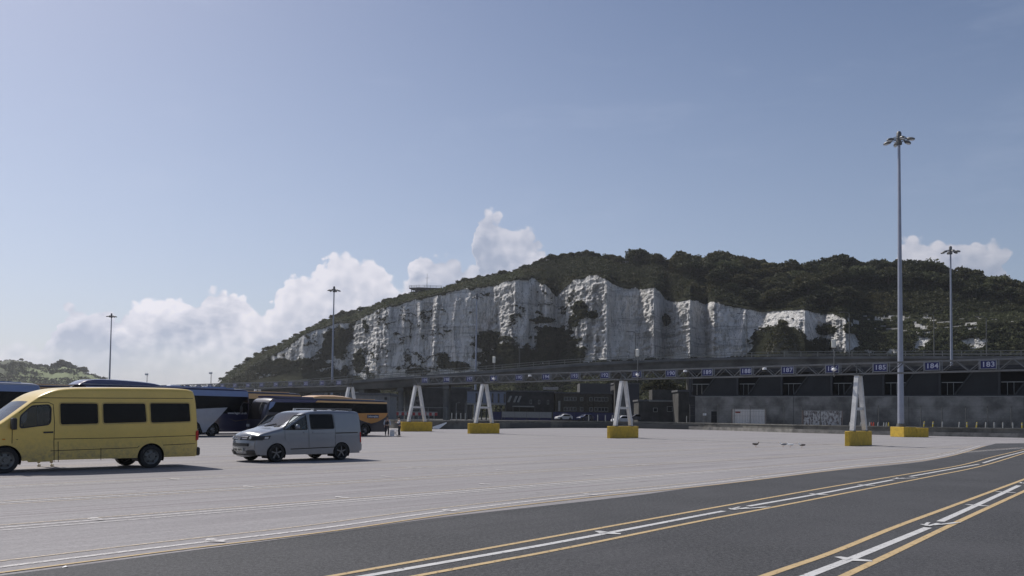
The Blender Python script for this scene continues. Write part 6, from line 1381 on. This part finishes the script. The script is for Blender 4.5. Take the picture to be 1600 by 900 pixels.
# driver of the silver van
SD = dict(pel=(1.22, 0, .93), waist=(1.19, 0, 1.08), chest=(1.17, 0, 1.30), neck=(1.20, 0, 1.44), head0=(1.22, 0, 1.50), head1=(1.25, 0, 1.58), head2=(1.24, 0, 1.65), shoL=(1.18, .20, 1.37), elbL=(1.42, .27, 1.18), wriL=(1.72, .16, 1.26), shoR=(1.18, -.20, 1.37), elbR=(1.42, -.25, 1.17), wriR=(1.72, -.14, 1.26),
          hipL=(1.28, .10, .93), kneL=(1.70, .12, .98), ankL=(1.88, .12, .58), hipR=(1.28, -.10, .93), kneR=(1.70, -.12, .98), ankR=(1.88, -.12, .58))
wv_ = Matrix.Rotation(sv.root.rotation_euler.z, 3, 'Z') @ Vector((0, .42, 0)); person(sv.root.location + wv_, sv.root.rotation_euler.z, 'driver in a light blue shirt with both hands on the wheel of the silver van', SD, (M_teal, M_teal, M_trou, M_shoe), .97)
# gulls
M_gw = mat('gull_white', (0.85, 0.85, 0.83), .8, var=.05); M_gg = mat('gull_grey', (0.20, 0.21, 0.23), .8, var=.1); M_gb = mat('gull_brown', (0.12, 0.10, 0.08), .8, var=.3)
def gull(px, py, rz, label, wing, body):
    g = gnd(px, py); t = empty('gull', g, rz, label, 'gull', 'gulls standing on the yard')
    n = [(-.05, 0, .17, (.055, .06)), (.07, 0, .185, (.065, .07)), (.15, 0, .215, .045), (.19, 0, .27, .026), (.215, 0, .315, .034), (.235, 0, .318, .026), (-.17, 0, .16, (.03, .018)), (-.25, 0, .155, (.028, .008))]
    skin_mesh(n, [(0, 1), (1, 2), (2, 3), (3, 4), (4, 5), (0, 6), (6, 7)], 0, 'body', body, t, 2)
    for s in (-1, 1):
        mb = MB(); mb.ell((-.04, s * .058, .195), (.19, .018, .055), 12, 6, Matrix.Rotation(.08, 3, 'Y')); mb.build('wing', wing, t, smooth=60)
        mb = MB(); mb.tube([(.0, s * .03, .13), (.01, s * .03, .06), (.0, s * .03, .0)], .006, 5); mb.box((.025, s * .03, .004), (.06, .04, .006)); mb.build('leg', M_amb, t)
    mb = MB(); mb.tube([(.255, 0, .315), (.30, 0, .308), (.315, 0, .298)], [.011, .008, .002], 6); mb.build('bill', M_by, t); return t
gull(1181, 698.5, .3, 'dark brown young gull standing alone left of the other gulls', M_gb, M_gb)
gull(1224, 698.8, 2.9, 'gull with grey wings, left bird of the group of three', M_gg, M_gw)
gull(1235, 699.3, 2.8, 'whitest gull, middle bird of the group of three', M_gw, M_gw)
gull(1253, 700.0, 2.9, 'gull with dark tail end, right bird of the group of three', M_gb, M_gw)
g = gnd(102, 887); t = empty('litter', g, .4, 'scrap of white paper litter on the dark edge at the lower left', 'litter'); mb = MB(); mb.add([(-.03, -.02, .006), (.02, -.025, .018), (.035, .01, .008), (0, .03, .02), (-.03, .02, .007)], [(0, 1, 2, 3, 4), (4, 3, 2, 1, 0)]); mb.build('paper', M_wht, t)
